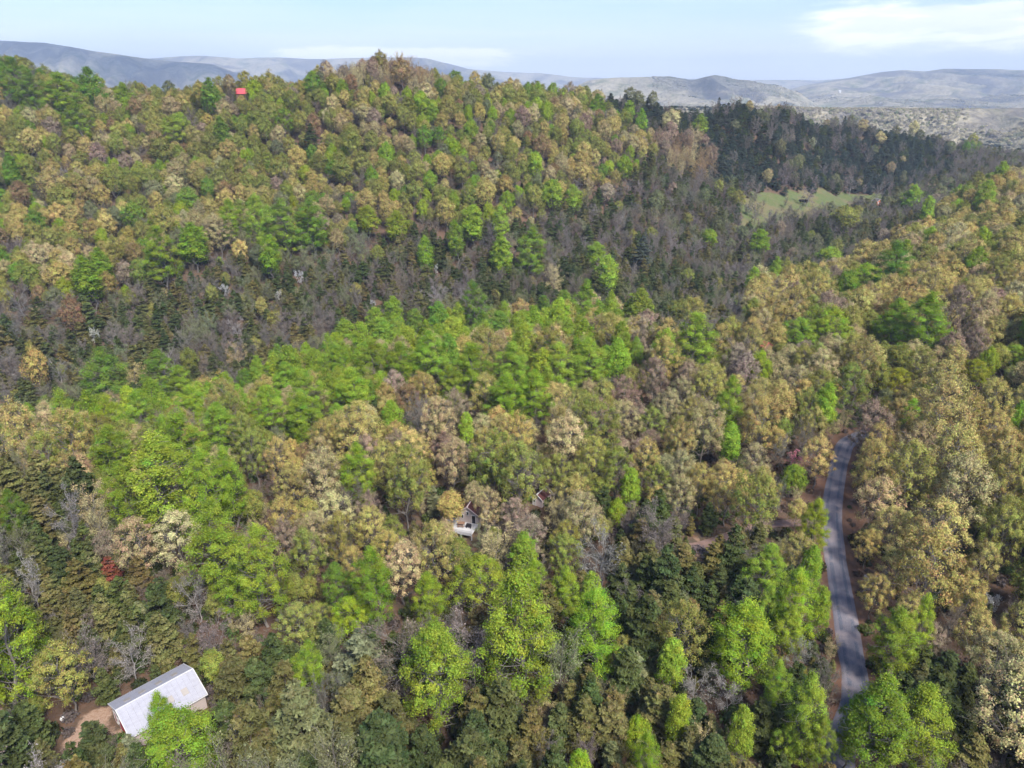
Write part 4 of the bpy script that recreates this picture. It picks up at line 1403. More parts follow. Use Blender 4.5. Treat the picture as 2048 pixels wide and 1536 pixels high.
    (F_, 'white', 186, 656, 26, 40, 'alone in the dark valley bottom'), (F_, 'white', 597, 542, 20, 26, None), (F_, 'white', 448, 570, 20, 24, None), (F_, 'white', 556, 580, 18, 22, None), (F_, 'white', 872, 530, 10, 18, None), (F_, 'white', 745, 600, 16, 16, None),
    (F_, 'white', 1745, 1150, 30, 24, None), (F_, 'redbud', 1592, 905, 36, 40, 'left of the far end of the road'), (F_, 'white', 1990, 1190, 30, 26, None),
    (O_, 'rust', 137, 592, 50, 80, 'orange-brown, alone in the dark valley side'), (O_, 'gold', 62, 700, 50, 80, None), (O_, 'gold', 520, 595, 26, 40, None), (O_, 'tan', 430, 432, 66, 70, None), (B_, 'tan', 1110, 530, 44, 60, None),
    (O_, 'tan', 1510, 890, 70, 80, 'pale cream-tan, left of the road among brown woods'), (O_, 'olive', 1310, 820, 66, 70, None), (O_, 'pink', 545, 455, 30, 40, None), (O_, 'pink', 1870, 1250, 60, 60, None), (O_, 'gold', 1760, 1155, 70, 80, None),
    (O_, 'tan', 976, 980, 60, 80, None), (O_, 'gold', 900, 985, 56, 70, None), (O_, 'tan', 948, 966, 44, 56, None), (O_, 'tan', 320, 190, 0, 0, None),
]
HERO = [h for h in HERO if h[4] > 0]


def cast(u, v, offset_fn, tmin=70.0, tmax=1150.0):
    x, y, z = ray(u, v)
    t = np.arange(tmin, tmax, 0.5)
    k = np.argmax(z * t - gz(x * t, y * t) - offset_fn(t) < 0)
    if z * t[k] - float(gz(x * t[k], y * t[k])) - offset_fn(t)[k] >= 0:
        return None
    return x * t[k], y * t[k], t[k]


CROWNFRAC = {P_: 0.80, M_: 0.82, O_: 0.66, B_: 0.75, W_: 0.80, C_: 0.95, N_: 0.9, F_: 0.75}
ASPECT = {P_: 3.3, M_: 2.1, O_: 2.6, B_: 2.8, W_: 2.6, C_: 3.2, N_: 4.0, F_: 2.2}
HMAX = {P_: 34, M_: 22, O_: 24, B_: 20, W_: 19, C_: 16, N_: 26, F_: 9}
HMIN = {P_: 14, M_: 9, O_: 10, B_: 9, W_: 9, C_: 6, N_: 9, F_: 5}
trees = []       # dicts: kind tone x y z H R hero
for kind, tone, u, vt, wpx, hpx, note in HERO:
    e = math.atan2(-(ray(u, vt + hpx / 2)[2]), ray(u, vt + hpx / 2)[1])
    ce, se = math.cos(e), math.sin(e)

    def HH(t, w=wpx, h=hpx):
        R = w * t / F_PX / 2
        Hc = (h * t / F_PX - 1.0 * R * se) / ce
        return np.clip(np.maximum(Hc / CROWNFRAC[kind], R * ASPECT[kind]), HMIN[kind], HMAX[kind])
    c = cast(u, vt, lambda t: HH(t) * 0.96)
    if c is None:
        c = cast(u, vt + hpx, lambda t: 2.0 + 0 * t)
    if c is None:
        continue
    x, y, t = c
    R = wpx * t / F_PX / 2
    H = float(HH(np.array([t]))[0])
    R = min(R, H * 0.52)
    if vt < 200:
        print('HERO', kind, tone, u, vt, round(x), round(y), round(H, 1), round(R, 1))
    trees.append(dict(kind=kind, tone=tone, x=x, y=y, z=float(gz(x, y)), H=H, R=R, hero=True, note=note))

# ---- regions of the woods, drawn on the hillside as seen
EDGE_U = [-200, 0, 100, 250, 400, 560, 700, 850, 950, 1010, 1080, 1160, 1260, 1330, 1400, 1480, 1492, 1560, 1660, 1760, 1820, 1900, 2048, 2300]
EDGE_V = [835, 832, 828, 792, 752, 716, 670, 622, 592, 605, 606, 590, 600, 655, 690, 662, 590, 548, 530, 500, 445, 402, 335, 300]
SL_U = [-200, 0, 150, 300, 450, 600, 700, 850, 1000, 1100, 1180, 1260, 1330]
SL_V = [600, 600, 585, 560, 505, 515, 485, 445, 440, 425, 385, 345, 300]
DARK = [(1150, 170), (1200, 205), (1290, 262), (1345, 300), (1420, 350), (1500, 372), (1600, 385), (1720, 380), (1820, 372), (1900, 345), (1925, 285), (1880, 250), (1700, 215), (1560, 170), (1300, 160)]
BROWNP = [(1320, 262), (1400, 262), (1440, 330), (1400, 350), (1340, 330), (1300, 290)]
LOWDARK = [(-300, 1075), (120, 1080), (230, 1095), (345, 1150), (350, 1240), (560, 1262), (700, 1215), (830, 1245), (1000, 1200), (1120, 1180), (1180, 1130), (1210, 1075), (1255, 1010), (1330, 1000), (1420, 985), (1500, 1010), (1560, 1090), (1650, 1250), (1665, 1400), (1700, 1700), (-300, 1700)]
RDARK = [(1740, 1330), (1860, 1300), (1920, 1250), (2048, 1300), (2300, 1350), (2300, 1700), (1740, 1700)]
BAND = [(480, 735), (640, 690), (850, 655), (1030, 670), (1260, 685), (1262, 770), (1150, 795), (1000, 805), (900, 760), (760, 775), (700, 850), (560, 860), (420, 850), (300, 930), (180, 900), (230, 830), (350, 800)]
LEFTDARK = [(-300, 900), (60, 920), (160, 960), (200, 1080), (-300, 1080)]


def in_poly(u, v, P):
    c = False
    n = len(P)
    for i in range(n):
        x1, y1 = P[i]
        x2, y2 = P[(i + 1) % n]
        if (y1 > v) != (y2 > v) and u < (x2 - x1) * (v - y1) / (y2 - y1 + 1e-12) + x1:
            c = not c
    return c


MIX = {
    'far': [(O_, 'olive', .38), (O_, 'gold', .21), (O_, 'tan', .13), (O_, 'rust', .02), (O_, 'pink', .025), (M_, 'green', .05), (O_, 'dkgreen', .04), (M_, 'lime', .05), (B_, 'mauve', .05), (B_, 'grey', .03), (C_, 'cedar', .01), (O_, 'greygreen', .03)],
    'crest': [(B_, 'tan', .30), (B_, 'rust', .22), (O_, 'pink', .16), (O_, 'rust', .10), (B_, 'mauve', .2), (O_, 'olive', .05)],
    'crestL': [(B_, 'mauve', .22), (O_, 'dkgreen', .22), (M_, 'dkgreen', .1), (B_, 'grey', .2), (O_, 'olive', .2), (C_, 'blue', .06)],
    'band': [(P_, 'green', .26), (P_, 'lime', .06), (M_, 'green', .18), (P_, 'dkgreen', .03), (O_, 'olive', .17), (O_, 'tan', .16), (O_, 'gold', .10), (B_, 'mauve', .04)],
    'dark': [(C_, 'blue', .62), (C_, 'cedar', .22), (B_, 'grey', .07), (B_, 'mauve', .04), (O_, 'greygreen', .03), (O_, 'tan', .01), (N_, 'blue', .01)],
    'brown': [(B_, 'rust', .30), (B_, 'tan', .3), (O_, 'pink', .22), (C_, 'blue', .18)],
    'valley': [(B_, 'mauve', .15), (B_, 'grey', .21), (C_, 'cedar', .26), (C_, 'brown', .14), (B_, 'greygreen', .14), (O_, 'greygreen', .05), (W_, 'grey', .03), (O_, 'olive', .02), (O_, 'pink', .01)],
    'valleydark': [(B_, 'mauve', .12), (B_, 'grey', .16), (C_, 'cedar', .40), (C_, 'brown', .20), (B_, 'greygreen', .08), (W_, 'grey', .02), (O_, 'olive', .02)],
    'edge': [(O_, 'tan', .30), (O_, 'gold', .25), (O_, 'olive', .20), (P_, 'green', .12), (O_, 'pink', .07), (B_, 'mauve', .06)],
    'mid': [(O_, 'gold', .40), (O_, 'tan', .25), (O_, 'pink', .09), (O_, 'olive', .17), (B_, 'mauve', .03), (B_, 'grey', .02), (O_, 'rust', .02), (C_, 'cedar', .02), (B_, 'tan', .05)],
    'right': [(O_, 'gold', .50), (O_, 'tan', .20), (O_, 'olive', .19), (O_, 'pink', .035), (B_, 'mauve', .02), (M_, 'lime', .025), (P_, 'green', .02)],
    'low': [(C_, 'cedar', .38), (C_, 'brown', .40), (B_, 'grey', .06), (B_, 'mauve', .04), (B_, 'greygreen', .05), (O_, 'olive', .02), (C_, 'greygreen', .02), (P_, 'green', .015), (W_, 'silver', .015)],
    'rlow': [(C_, 'cedar', .28), (C_, 'brown', .25), (O_, 'tan', .2), (B_, 'mauve', .10), (O_, 'gold', .1), (B_, 'grey', .07)],
}
SIZES = {  # mean height, mean crown radius
    P_: (24, 4.6), M_: (15, 4.4), O_: (17.5, 4.9), B_: (14.5, 4.0), W_: (14, 4.5), C_: (10.0, 2.5), N_: (17, 3.4), F_: (6.5, 2.2),
}
SPACE = {P_: 1.0, M_: 1.1, O_: 1.16, B_: 0.95, W_: 1.3, C_: 1.02, N_: 1.3, F_: 1.3}


def region(u, v, X, Y):
    ev = np.interp(u, EDGE_U, EDGE_V) + (26 if u < 1400 else 8)
    if v > ev:
        if in_poly(u, v, LOWDARK) or in_poly(u, v, LEFTDARK):
            return 'low'
        if in_poly(u, v, RDARK):
            return 'rlow'
        if u > 1660 or (u > 1480 and v < 800):
            return 'right'
        if in_poly(u, v, BAND):
            return 'band'
        if v < ev + 60:
            return 'edge'
        return 'mid'
    if in_poly(u, v, BROWNP):
        return 'brown'
    if in_poly(u, v, DARK):
        return 'dark'
    if u < 1330:
        sv = np.interp(u, SL_U, SL_V)
        if v < sv:
            if 640 < u < 1010 and v < np.interp(u, [640, 740, 860, 1010], [165, 178, 170, 185]):
                return 'crest'
            if u < 170 and v < 190 or (190 < u < 500 and v < 175):
                return 'crestL'
            return 'far'
        return 'valleydark' if (v > sv + 25 and u < 1000) or (u > 1000 and v > 510) else 'valley'
    if v < 395 and u > 1880:
        return 'valley' if v > 300 else 'crestL'
    return 'valley' if v < 520 else 'valleydark'


# spots that must stay visible: (u, v, distance)
KEEP = []


def keep(pts, dz=0.0):
    for u, v in pts:
        h = hit(u, v, dz)
        if h:
            KEEP.append((u, v, h[1] / ray(u, v)[1]))


keep([(u_, v_) for (ua, va), (ub, vb) in zip(ROAD_PX[:-1], ROAD_PX[1:]) for k in range(5) for u_, v_ in [(ua + (ub - ua) * k / 5, va + (vb - va) * k / 5)] if v_ > 885])
keep([(u_ + 22, v_) for (ua, va), (ub, vb) in zip(ROAD_PX[:-1], ROAD_PX[1:]) for k in range(5) for u_, v_ in [(ua + (ub - ua) * k / 5, va + (vb - va) * k / 5)] if v_ > 1000])
keep([(215, 1420), (250, 1400), (290, 1375), (340, 1345), (375, 1345), (400, 1370), (360, 1385), (300, 1415), (265, 1440), (225, 1450), (190, 1432), (128, 1440)], 3.0)
keep([(921, 1040), (931, 1052), (945, 1048)], 2.5)
keep([(1072, 1004), (1080, 1000), (1088, 992)], 2.0)

keep([(1607, 402)], 1.5)
keep([(1757, 402), (1757, 412)], 3.0)
keep([(1530, 690), (1540, 688)], 14.0)
keep([(1400, 1100), (1390, 1098), (1560, 1046)])
keep([(1500, 405), (1540, 392), (1570, 400), (1640, 405), (1690, 392)])
keep([(1030, 1150)])
for dx_k in (-3, 0, 3):
    for dz_k in (3.5, 6.0):
        uu, vv, dd = proj(rh.location[0] + dx_k, rh.location[1], rh.location[2] + dz_k)
        KEEP.append((float(uu), float(vv), float(dd)))
for t in trees:
    if t['hero']:
        fr = CROWNFRAC[t['kind']]
        zc = t['z'] + t['H'] * (1 - fr / 2)
        for (ax, az_) in ((0, 0), (0, .3), (-.5, .05), (.5, .05)):
            uu, vv, dd = proj(t['x'] + ax * t['R'], t['y'], zc + az_ * t['H'] * fr)
            KEEP.append((float(uu), float(vv), float(dd) - t['R']))
KEEP = np.array(KEEP)

cell = {}
CS = 8.0


def cell_add(t):
    cell.setdefault((int(t['x'] // CS), int(t['y'] // CS)), []).append((t['x'], t['y'], t['sp']))


for t in trees:
    t['sp'] = t['R'] * 0.75
    cell_add(t)


def blocks_view(x, y, z, H, R, frac):
    u, v, d = proj(x, y, z + H * (1 - frac / 2))
    ru = R * F_PX / d * 1.12
    e = math.atan2(-z, y)
    rv = (H * frac / 2 * math.cos(e) + R * math.sin(e) * 0.7) * F_PX / d
    k = (KEEP[:, 2] > d - 2) & (((KEEP[:, 0] - u) / ru) ** 2 + ((KEEP[:, 1] - v) / rv) ** 2 < 1)
    return bool(k.any())


py = random.Random(42)
cand = []
step = 2.7
gxs = np.arange(-600, 900, step)
gys = np.arange(45, 1010, step)
CXX, CYY = np.meshgrid(gxs, gys, indexing='ij')
CXX = CXX + rng.uniform(-1.35, 1.35, CXX.shape)
CYY = CYY + rng.uniform(-1.35, 1.35, CYY.shape)
keepm = (np.abs(CXX) < CYY * 1.05 + 70)
CXX, CYY = CXX[keepm], CYY[keepm]
CZZ = gz(CXX, CYY)
cu_, cv_, ct_ = proj(CXX, CYY, CZZ + 9)
okm = (cu_ > -420) & (cu_ < 2480) & (cv_ < 1900) & ~in_pasture(CXX, CYY) & ~inside(CXX, CYY, YARD) & ~inside(CXX, CYY, LANE) & ~inside(CXX, CYY, CLEAR)
okm &= seg_dist(CXX, CYY, ROAD) > 4.1
okm &= seg_dist(CXX, CYY, DRIVE) > 3.0
for (bx_, by_, br) in [(-59.2, 90.3, 7.0), (-9.5, 145, 6.2), (shed.location[0] + 1, shed.location[1] + 2, 3.6), (rh.location[0], rh.location[1], 6.5), (oh.location[0], oh.location[1] + 3, 7), (rr.location[0], rr.location[1], 4)]:
    okm &= np.hypot(CXX - bx_, CYY - by_) > br
# is the crown top of a 15 m tree here seen past the canopy in front of it?
vis = np.full(CXX.shape, 99.0)
for f in np.linspace(0.15, 0.97, 44):
    zz = (CZZ + 15) * f
    cl = zz - (gz(CXX * f, CYY * f) + 10)
    far_enough = (1 - f) * CYY > 16
    vis = np.where(far_enough, np.minimum(vis, cl), vis)
okm &= vis > -9
order = np.flatnonzero(okm)
rng.shuffle(order)
REG = {}
for i in order:
    x, y, z = float(CXX[i]), float(CYY[i]), float(CZZ[i])
    rg = region(float(cu_[i]), float(cv_[i]), x, y)
    # species come in drifts, not salt and pepper
    mx = MIX[rg]
    wts = [w * math.exp(1.3 * float(vnoise(np.float64(x / 22.0 + 17 * j), np.float64(y / 22.0), 30 + j))) for j, (_, _, w) in enumerate(mx)]
    kind, tone, _ = py.choices(mx, wts)[0]
    mh, mr = SIZES[kind]
    s = py.gauss(1.0, 0.23)
    s = min(max(s, 0.5), 1.5)
    if kind == C_:
        s *= 0.9 + 0.35 * py.random()
    if rg in ('crest', 'crestL'):
        s *= 0.93
    if rg == 'far':
        s *= 0.88
    H = mh * s * py.uniform(0.9, 1.1)
    Rr = mr * s * py.uniform(0.86, 1.16)
    if kind in (O_, M_):
        g_ = 1.04 + min(max((y - 130) / 400, 0), 1) * (0.03 if rg in ('far', 'right', 'edge', 'mid') else 0.0)
        Rr *= g_
        H *= 1 + (g_ - 1) * 0.4
    if rg in ('valley', 'valleydark') and kind in (B_, O_):
        H *= 0.85
        Rr *= 0.9
    if rg == 'dark' and kind == C_:
        H *= 0.78
        Rr *= 1.22
    sp = Rr * SPACE[kind] * 0.5 * 1.12
    ci, cj = int(x // CS), int(y // CS)
    bad = False
    for a in (-1, 0, 1):
        for b in (-1, 0, 1):
            for (px, py_, ps) in cell.get((ci + a, cj + b), ()):
                if (px - x) ** 2 + (py_ - y) ** 2 < (ps + sp) ** 2:
                    bad = True
                    break
            if bad:
                break
        if bad:
            break
    if bad:
        continue
    if blocks_view(x, y, z, H, Rr, CROWNFRAC[kind]):
        continue
    t = dict(kind=kind, tone=tone, x=x, y=y, z=z, H=H, R=Rr, hero=False, note=None, sp=sp, reg=rg, vis=float(vis[i]))
    trees.append(t)
    cell_add(t)

# ---- bare trees standing about in the pasture
pp = random.Random(77)
np_ = 0
while np_ < 22:
    u_, v_ = pp.uniform(1490, 1760), pp.choice([pp.uniform(405, 445), pp.uniform(425, 455)])
    h_ = hit(u_, v_)
    kd, tn = pp.choice([(B_, 'grey'), (B_, 'mauve'), (B_, 'greygreen'), (B_, 'tan'), (W_, 'grey')])
    H = pp.uniform(6, 12)
    np_ += 1
    if abs(u_ - 1607) < 14 or abs(u_ - 1757) < 14:
        continue
    trees.append(dict(kind=kd, tone=tn, x=h_[0], y=h_[1], z=h_[2], H=H, R=H * 0.3, hero=False, note=None, sp=1.5, reg='valley', vis=5.0))
    cell_add(trees[-1])

# ---- saplings and young cedars filling the gaps
order2 = [i for i in order]
py.shuffle(order2)
for i in order2[:42000]:
    x, y, z = float(CXX[i]), float(CYY[i]), float(CZZ[i])
    if y > 430:
        continue
    rg = region(float(cu_[i]), float(cv_[i]), x, y)
    dk = rg in ('low', 'valleydark', 'dark')
    if rg in ('right', 'mid', 'edge', 'far', 'crest') and py.random() < (0.5 if y < 210 else 0.75):
        continue
    kind, tone = py.choices([(B_, 'grey'), (B_, 'mauve'), (C_, 'cedar'), (C_, 'brown'), (O_, 'greygreen'), (B_, 'greygreen'), (O_, 'olive'), (B_, 'tan')], [1.5, 1.5, 4 if dk else 1, 4 if dk else 1.3, .6, 1.2, 2, 2])[0]
    s_ = py.uniform(0.32, 0.6)
    H, Rr = SIZES[kind][0] * s_, SIZES[kind][1] * s_ * 0.95
    sp = Rr * 0.55
    ci, cj = int(x // CS), int(y // CS)
    bad = False
    for a in (-1, 0, 1):
        for b in (-1, 0, 1):
            for (px, py_, ps) in cell.get((ci + a, cj + b), ()):
                if (px - x) ** 2 + (py_ - y) ** 2 < (min(ps, 2.6) * 0.85 + sp) ** 2:
                    bad = True
    if bad or blocks_view(x, y, z, H, Rr, CROWNFRAC[kind]):
        continue
    t = dict(kind=kind, tone=tone, x=x, y=y, z=z, H=H, R=Rr, hero=False, note=None, sp=sp, reg=rg, vis=float(vis[i]) - 6, young=True)
    trees.append(t)
    cell_add(t)

# ------------------------------------------------------------------ put the trees in the ground
TX = np.array([t['x'] for t in trees]); TY = np.array([t['y'] for t in trees]); TZ = np.array([t['z'] for t in trees])
TH = np.array([t['H'] for t in trees]); TR = np.array([t['R'] for t in trees])
tu, tv, tt = proj(TX, TY, TZ + TH * 0.65)
for i, t in enumerate(trees):
    t['u'], t['v'], t['t'] = float(tu[i]), float(tv[i]), float(tt[i])
    t['wpx'] = 2 * t['R'] * F_PX / t['t']
    c = PAL[t['tone']][py.randrange(len(PAL[t['tone']]))]
    k = py.gauss(1, 0.10)
    t['col'] = tuple(max(0.01, ch * k * py.gauss(1, 0.035)) for ch in c)
    inside_f = -10 < t['u'] < 2058 and -10 < t['v'] < 1560
    t['seen'] = t['hero'] or (inside_f and t.get('vis', 0) > -1.5)
    t['rot'] = py.uniform(0, 2 * math.pi)
    t['lib'] = t['kind'] + '_near' if (t['wpx'] > 58 and t['kind'] + '_near' in LIB) else t['kind']
    t['var'] = py.randrange(len(LIB[t['lib']]))

MAX_EACH = 290
single, mass = [], {}
for kind in SIZES:
    ks = [t for t in trees if t['kind'] == kind]
    ks.sort(key=lambda t: (not t['hero'], not t['seen'], -t['wpx'] * (1 if t['seen'] else 0)))
    take = [t for t in ks if t['seen']][:MAX_EACH]
    ids_ = set(id(t) for t in take)
    single += take
    mass[kind] = [t for t in ks if id(t) not in ids_]

GROUPS = {P_: 'green poplars of the woods', M_: 'round-headed maples of the woods', O_: 'oaks in spring leaf', B_: 'bare trees of the woods', W_: 'pale-limbed bare trees', C_: 'cedars of the woods', N_: 'tall pines', F_: 'small flowering trees'}


def place(t, label):
    V_ = LIB[t['lib']][t['var']]
    sc = (t['R'] / V_['R'], t['R'] / V_['R'], t['H'] / V_['H'])
    col = (*t['col'], 1.0)
    big = t['wpx'] > 64
    if big:
        root = bpy.data.objects.new(t['kind'], None)
        root.empty_display_size = 1
        COL.objects.link(root)
        cr = bpy.data.objects.new('crown', V_['crown'])
        COL.objects.link(cr)
        cr.parent = root
        cr.color = col
        tr = bpy.data.objects.new('trunk', V_['trunk'])
        COL.objects.link(tr)
        tr.parent = root
    else:
        root = bpy.data.objects.new(t['kind'], V_['join'])
        COL.objects.link(root)
        root.color = col
    root.location = (t['x'], t['y'], t['z'])
    root.rotation_euler = (0, 0, t['rot'])
    root.scale = sc
    tag(root, label, 'tree', GROUPS[t['kind']])
    t['obj'] = root
    return root


# ---- labels: each tree told from its neighbours by look, then by the landmark it stands near
def patch(t):
    u, v = t['u'], t['v']
    ev = float(np.interp(u, EDGE_U, EDGE_V))
    if v > ev:
        if u > 1700 and v > 1000:
            return 'right of the road'
        if u > 1700:
            return 'on the right-hand bench'
        if v > 1180:
            return 'in the low cedar woods'
        if v > ev + 130:
            return 'in the middle woods'
        return 'along the valley lip'
    if u > 1330 or (u > 1150 and v < 300):
        return 'on the far dark ridge' if v < 385 else 'by the far pasture'
    if v < float(np.interp(u, SL_U, SL_V)):
        return 'on the far hillside' if v > 200 else 'near the far crest'
    return 'in the bare valley'


LANDMARKS = []
for t in trees:
    if t['hero'] and t['note']:
        LANDMARKS.append((t['x'], t['y'], 'the %s %s %s' % (WORDS[t['tone']], KINDWORD[t['kind']], t['note']), t))
SHORTNAMES = [
    ('barn', -59, 90, 'the white-roofed barn'), ('tank', tank.location[0], tank.location[1], 'the white round tank'), ('cabin', -10, 144, 'the cabin with the white deck'),
    ('shed', shed.location[0], shed.location[1], 'the red-roofed shed'), ('pile', bp.location[0], bp.location[1], 'the brush pile'), ('red', rh.location[0], rh.location[1], 'the far red-roofed house'),
    ('shelter', sh.location[0], sh.location[1], 'the dark field shelter'), ('brick', oh.location[0], oh.location[1], 'the orange brick house'), ('redcabin', rr.location[0], rr.location[1], 'the half-hidden red roof'),
    ('roadfar', ROAD[-40][0], ROAD[-40][1], 'the far end of the road'),
]
SHORT_HERO = {
    'overhanging the near side of the barn roof': 'the poplar over the barn roof', 'big spreading, standing alone among brown cedars': 'the lone poplar among brown cedars',
    'tallest and broadest below the cabin': 'the biggest poplar below the cabin', 'round dome-headed, straight below the cabin deck': 'the lime dome-headed maple',
    'on a tall straight trunk, below the pinkish oaks': 'the straight-trunked poplar', 'huge, with dark trunk showing, left of the middle woods': 'the huge dark-trunked poplar',
    'thin-leaved, standing in cedars left of the barn': 'the thin-leaved olive oak', 'broad, second back on the left side of the road': 'the broad roadside poplar',
    'crowding the left edge of the road': 'the lime poplar crowding the road', 'pointed, leaning over the road at its middle': 'the pointed lime poplar mid-road',
    'small round, left of the road near its far end': 'the small round maple by the road', 'largest, filling the bottom corner right of the road': 'the largest poplar by the road',
    'standing alone among tan oaks left of the cabin': 'the lone poplar among tan oaks', 'narrow, standing out of golden oaks': 'the narrow poplar among golden oaks',
    'dense, alone at the foot of the dark valley': 'the dense deep green valley-foot poplar', 'deep green, tallest at the lip of the dark valley': 'the tallest deep green valley-lip poplar',
    'yellower than its neighbours in the green band': 'the yellowish poplar of the green band', 'broadest domed on the right bench': 'the broad domed maple of the bench',
    'tall twin-headed on the right bench': 'the tall twin-headed poplar', 'dense, where the right bench meets the valley': 'the dense bench-edge poplar',
    'tallest in the green clump low on the far slope': 'the tallest far-slope poplar', 'on the far slope, left of its green clump': 'the single far-slope poplar',
    'full-headed, above the mauve bare woods of the valley': 'the full-headed valley poplar', 'dark upright, breaking the skyline at the left': 'the dark upright skyline poplar',
    'single dark, on the skyline left of the hilltop': 'the dark poplar left of the hilltop', 'dark blue-green spire, alone in the bare valley': 'the blue-green valley pine',
    'small wind-shaped, on the right skyline': 'the wind-shaped skyline pine', 'dead rust-topped, in the dark cedar wood': 'the dead rust-red cedar',
    'wide pale-branched, left of the road at the bottom': 'the wide pale-branched tree', 'silvery bare, behind the barn': 'the silvery bare tree behind the barn',
    'crooked bare white-limbed, above the cedar wood': 'the crooked white-limbed tree', 'wide bare, behind the pasture': 'the wide bare tree behind the pasture',
    'alone in the dark valley bottom': 'the white-flowering valley tree', 'left of the far end of the road': 'the pink-flowering tree', 'orange-brown, alone in the dark valley side': 'the lone orange-brown oak',
    'pale cream-tan, left of the road among brown woods': 'the cream-tan oak by the road', 'tall dark, at the left edge against the mountain': 'the tall dark left-edge poplar',
}
for (x, y, phr, t) in LANDMARKS:
    if t['note'] in SHORT_HERO:
        SHORTNAMES.append((t, x, y, SHORT_HERO[t['note']]))
LMX = np.array([s[1] for s in SHORTNAMES]); LMY = np.array([s[2] for s in SHORTNAMES])
ORD = ['', 'second', 'third', 'fourth', 'fifth', 'sixth', 'seventh', 'eighth', 'ninth', 'tenth', 'eleventh', 'twelfth', 'thirteenth', 'fourteenth', 'fifteenth', 'sixteenth', 'seventeenth', 'eighteenth', 'nineteenth', 'twentieth']
for t in single:
    d = np.hypot(LMX - t['x'], LMY - t['y'])
    for q, s in enumerate(SHORTNAMES):
        if s[0] is t:
            d[q] = 1e9
    k = int(np.argmin(d))
    t['lm'] = k
    t['lmd'] = float(d[k])
    ddx, ddy = t['x'] - LMX[k], t['y'] - LMY[k]
    if abs(ddx) > abs(ddy) * 1.0:
        t['dir'] = 'left of' if ddx < 0 else 'right of'
    else:
        t['dir'] = 'behind' if ddy > 0 else 'in front of'
buckets = {}
for t in single:
    buckets.setdefault((t['kind'], t['tone'], t['lm'], t['dir']), []).append(t)
for key, lst in buckets.items():
    lst.sort(key=lambda t: t['lmd'])
    for n_, t in enumerate(lst):
        t['rank'] = n_
        t['bn'] = len(lst)
kinds_h = {}
for t in single:
    kinds_h.setdefault(t['kind'], []).append(t['H'])
CAT_N = {k: (np.percentile(v, 25), np.percentile(v, 75)) for k, v in kinds_h.items()}


def ordinal(n):
    if n < len(ORD):
        return ORD[n]
    tens = {2: 'twenty', 3: 'thirty', 4: 'forty', 5: 'fifty', 6: 'sixty', 7: 'seventy', 8: 'eighty', 9: 'ninety'}
    n1 = n + 1
    a, b = divmod(n1, 10)
    if b == 0:
        return {2: 'twentieth', 3: 'thirtieth', 4: 'fortieth', 5: 'fiftieth', 6: 'sixtieth', 7: 'seventieth', 8: 'eightieth', 9: 'ninetieth'}[a]
    return tens[a] + '-' + (['', 'first', 'second', 'third', 'fourth', 'fifth', 'sixth', 'seventh', 'eighth', 'ninth'][b])


for t in single:
    lo, hi = CAT_N[t['kind']]
    size = 'small' if t['H'] < lo else ('tall' if t['H'] > hi else 'medium')
    w, kw = WORDS[t['tone']], KINDWORD[t['kind']]
    if t['note']:
        label = '%s %s, %s' % (w, kw, t['note'])
    else:
        o_ = ordinal(t['rank'])
        label = '%s %s %s, %s closest %s %s' % (size, w, kw, o_, t['dir'], SHORTNAMES[t['lm']][3]) if o_ else '%s %s %s, closest %s %s' % (size, w, kw, t['dir'], SHORTNAMES[t['lm']][3])
    place(t, ' '.join(label.split()))

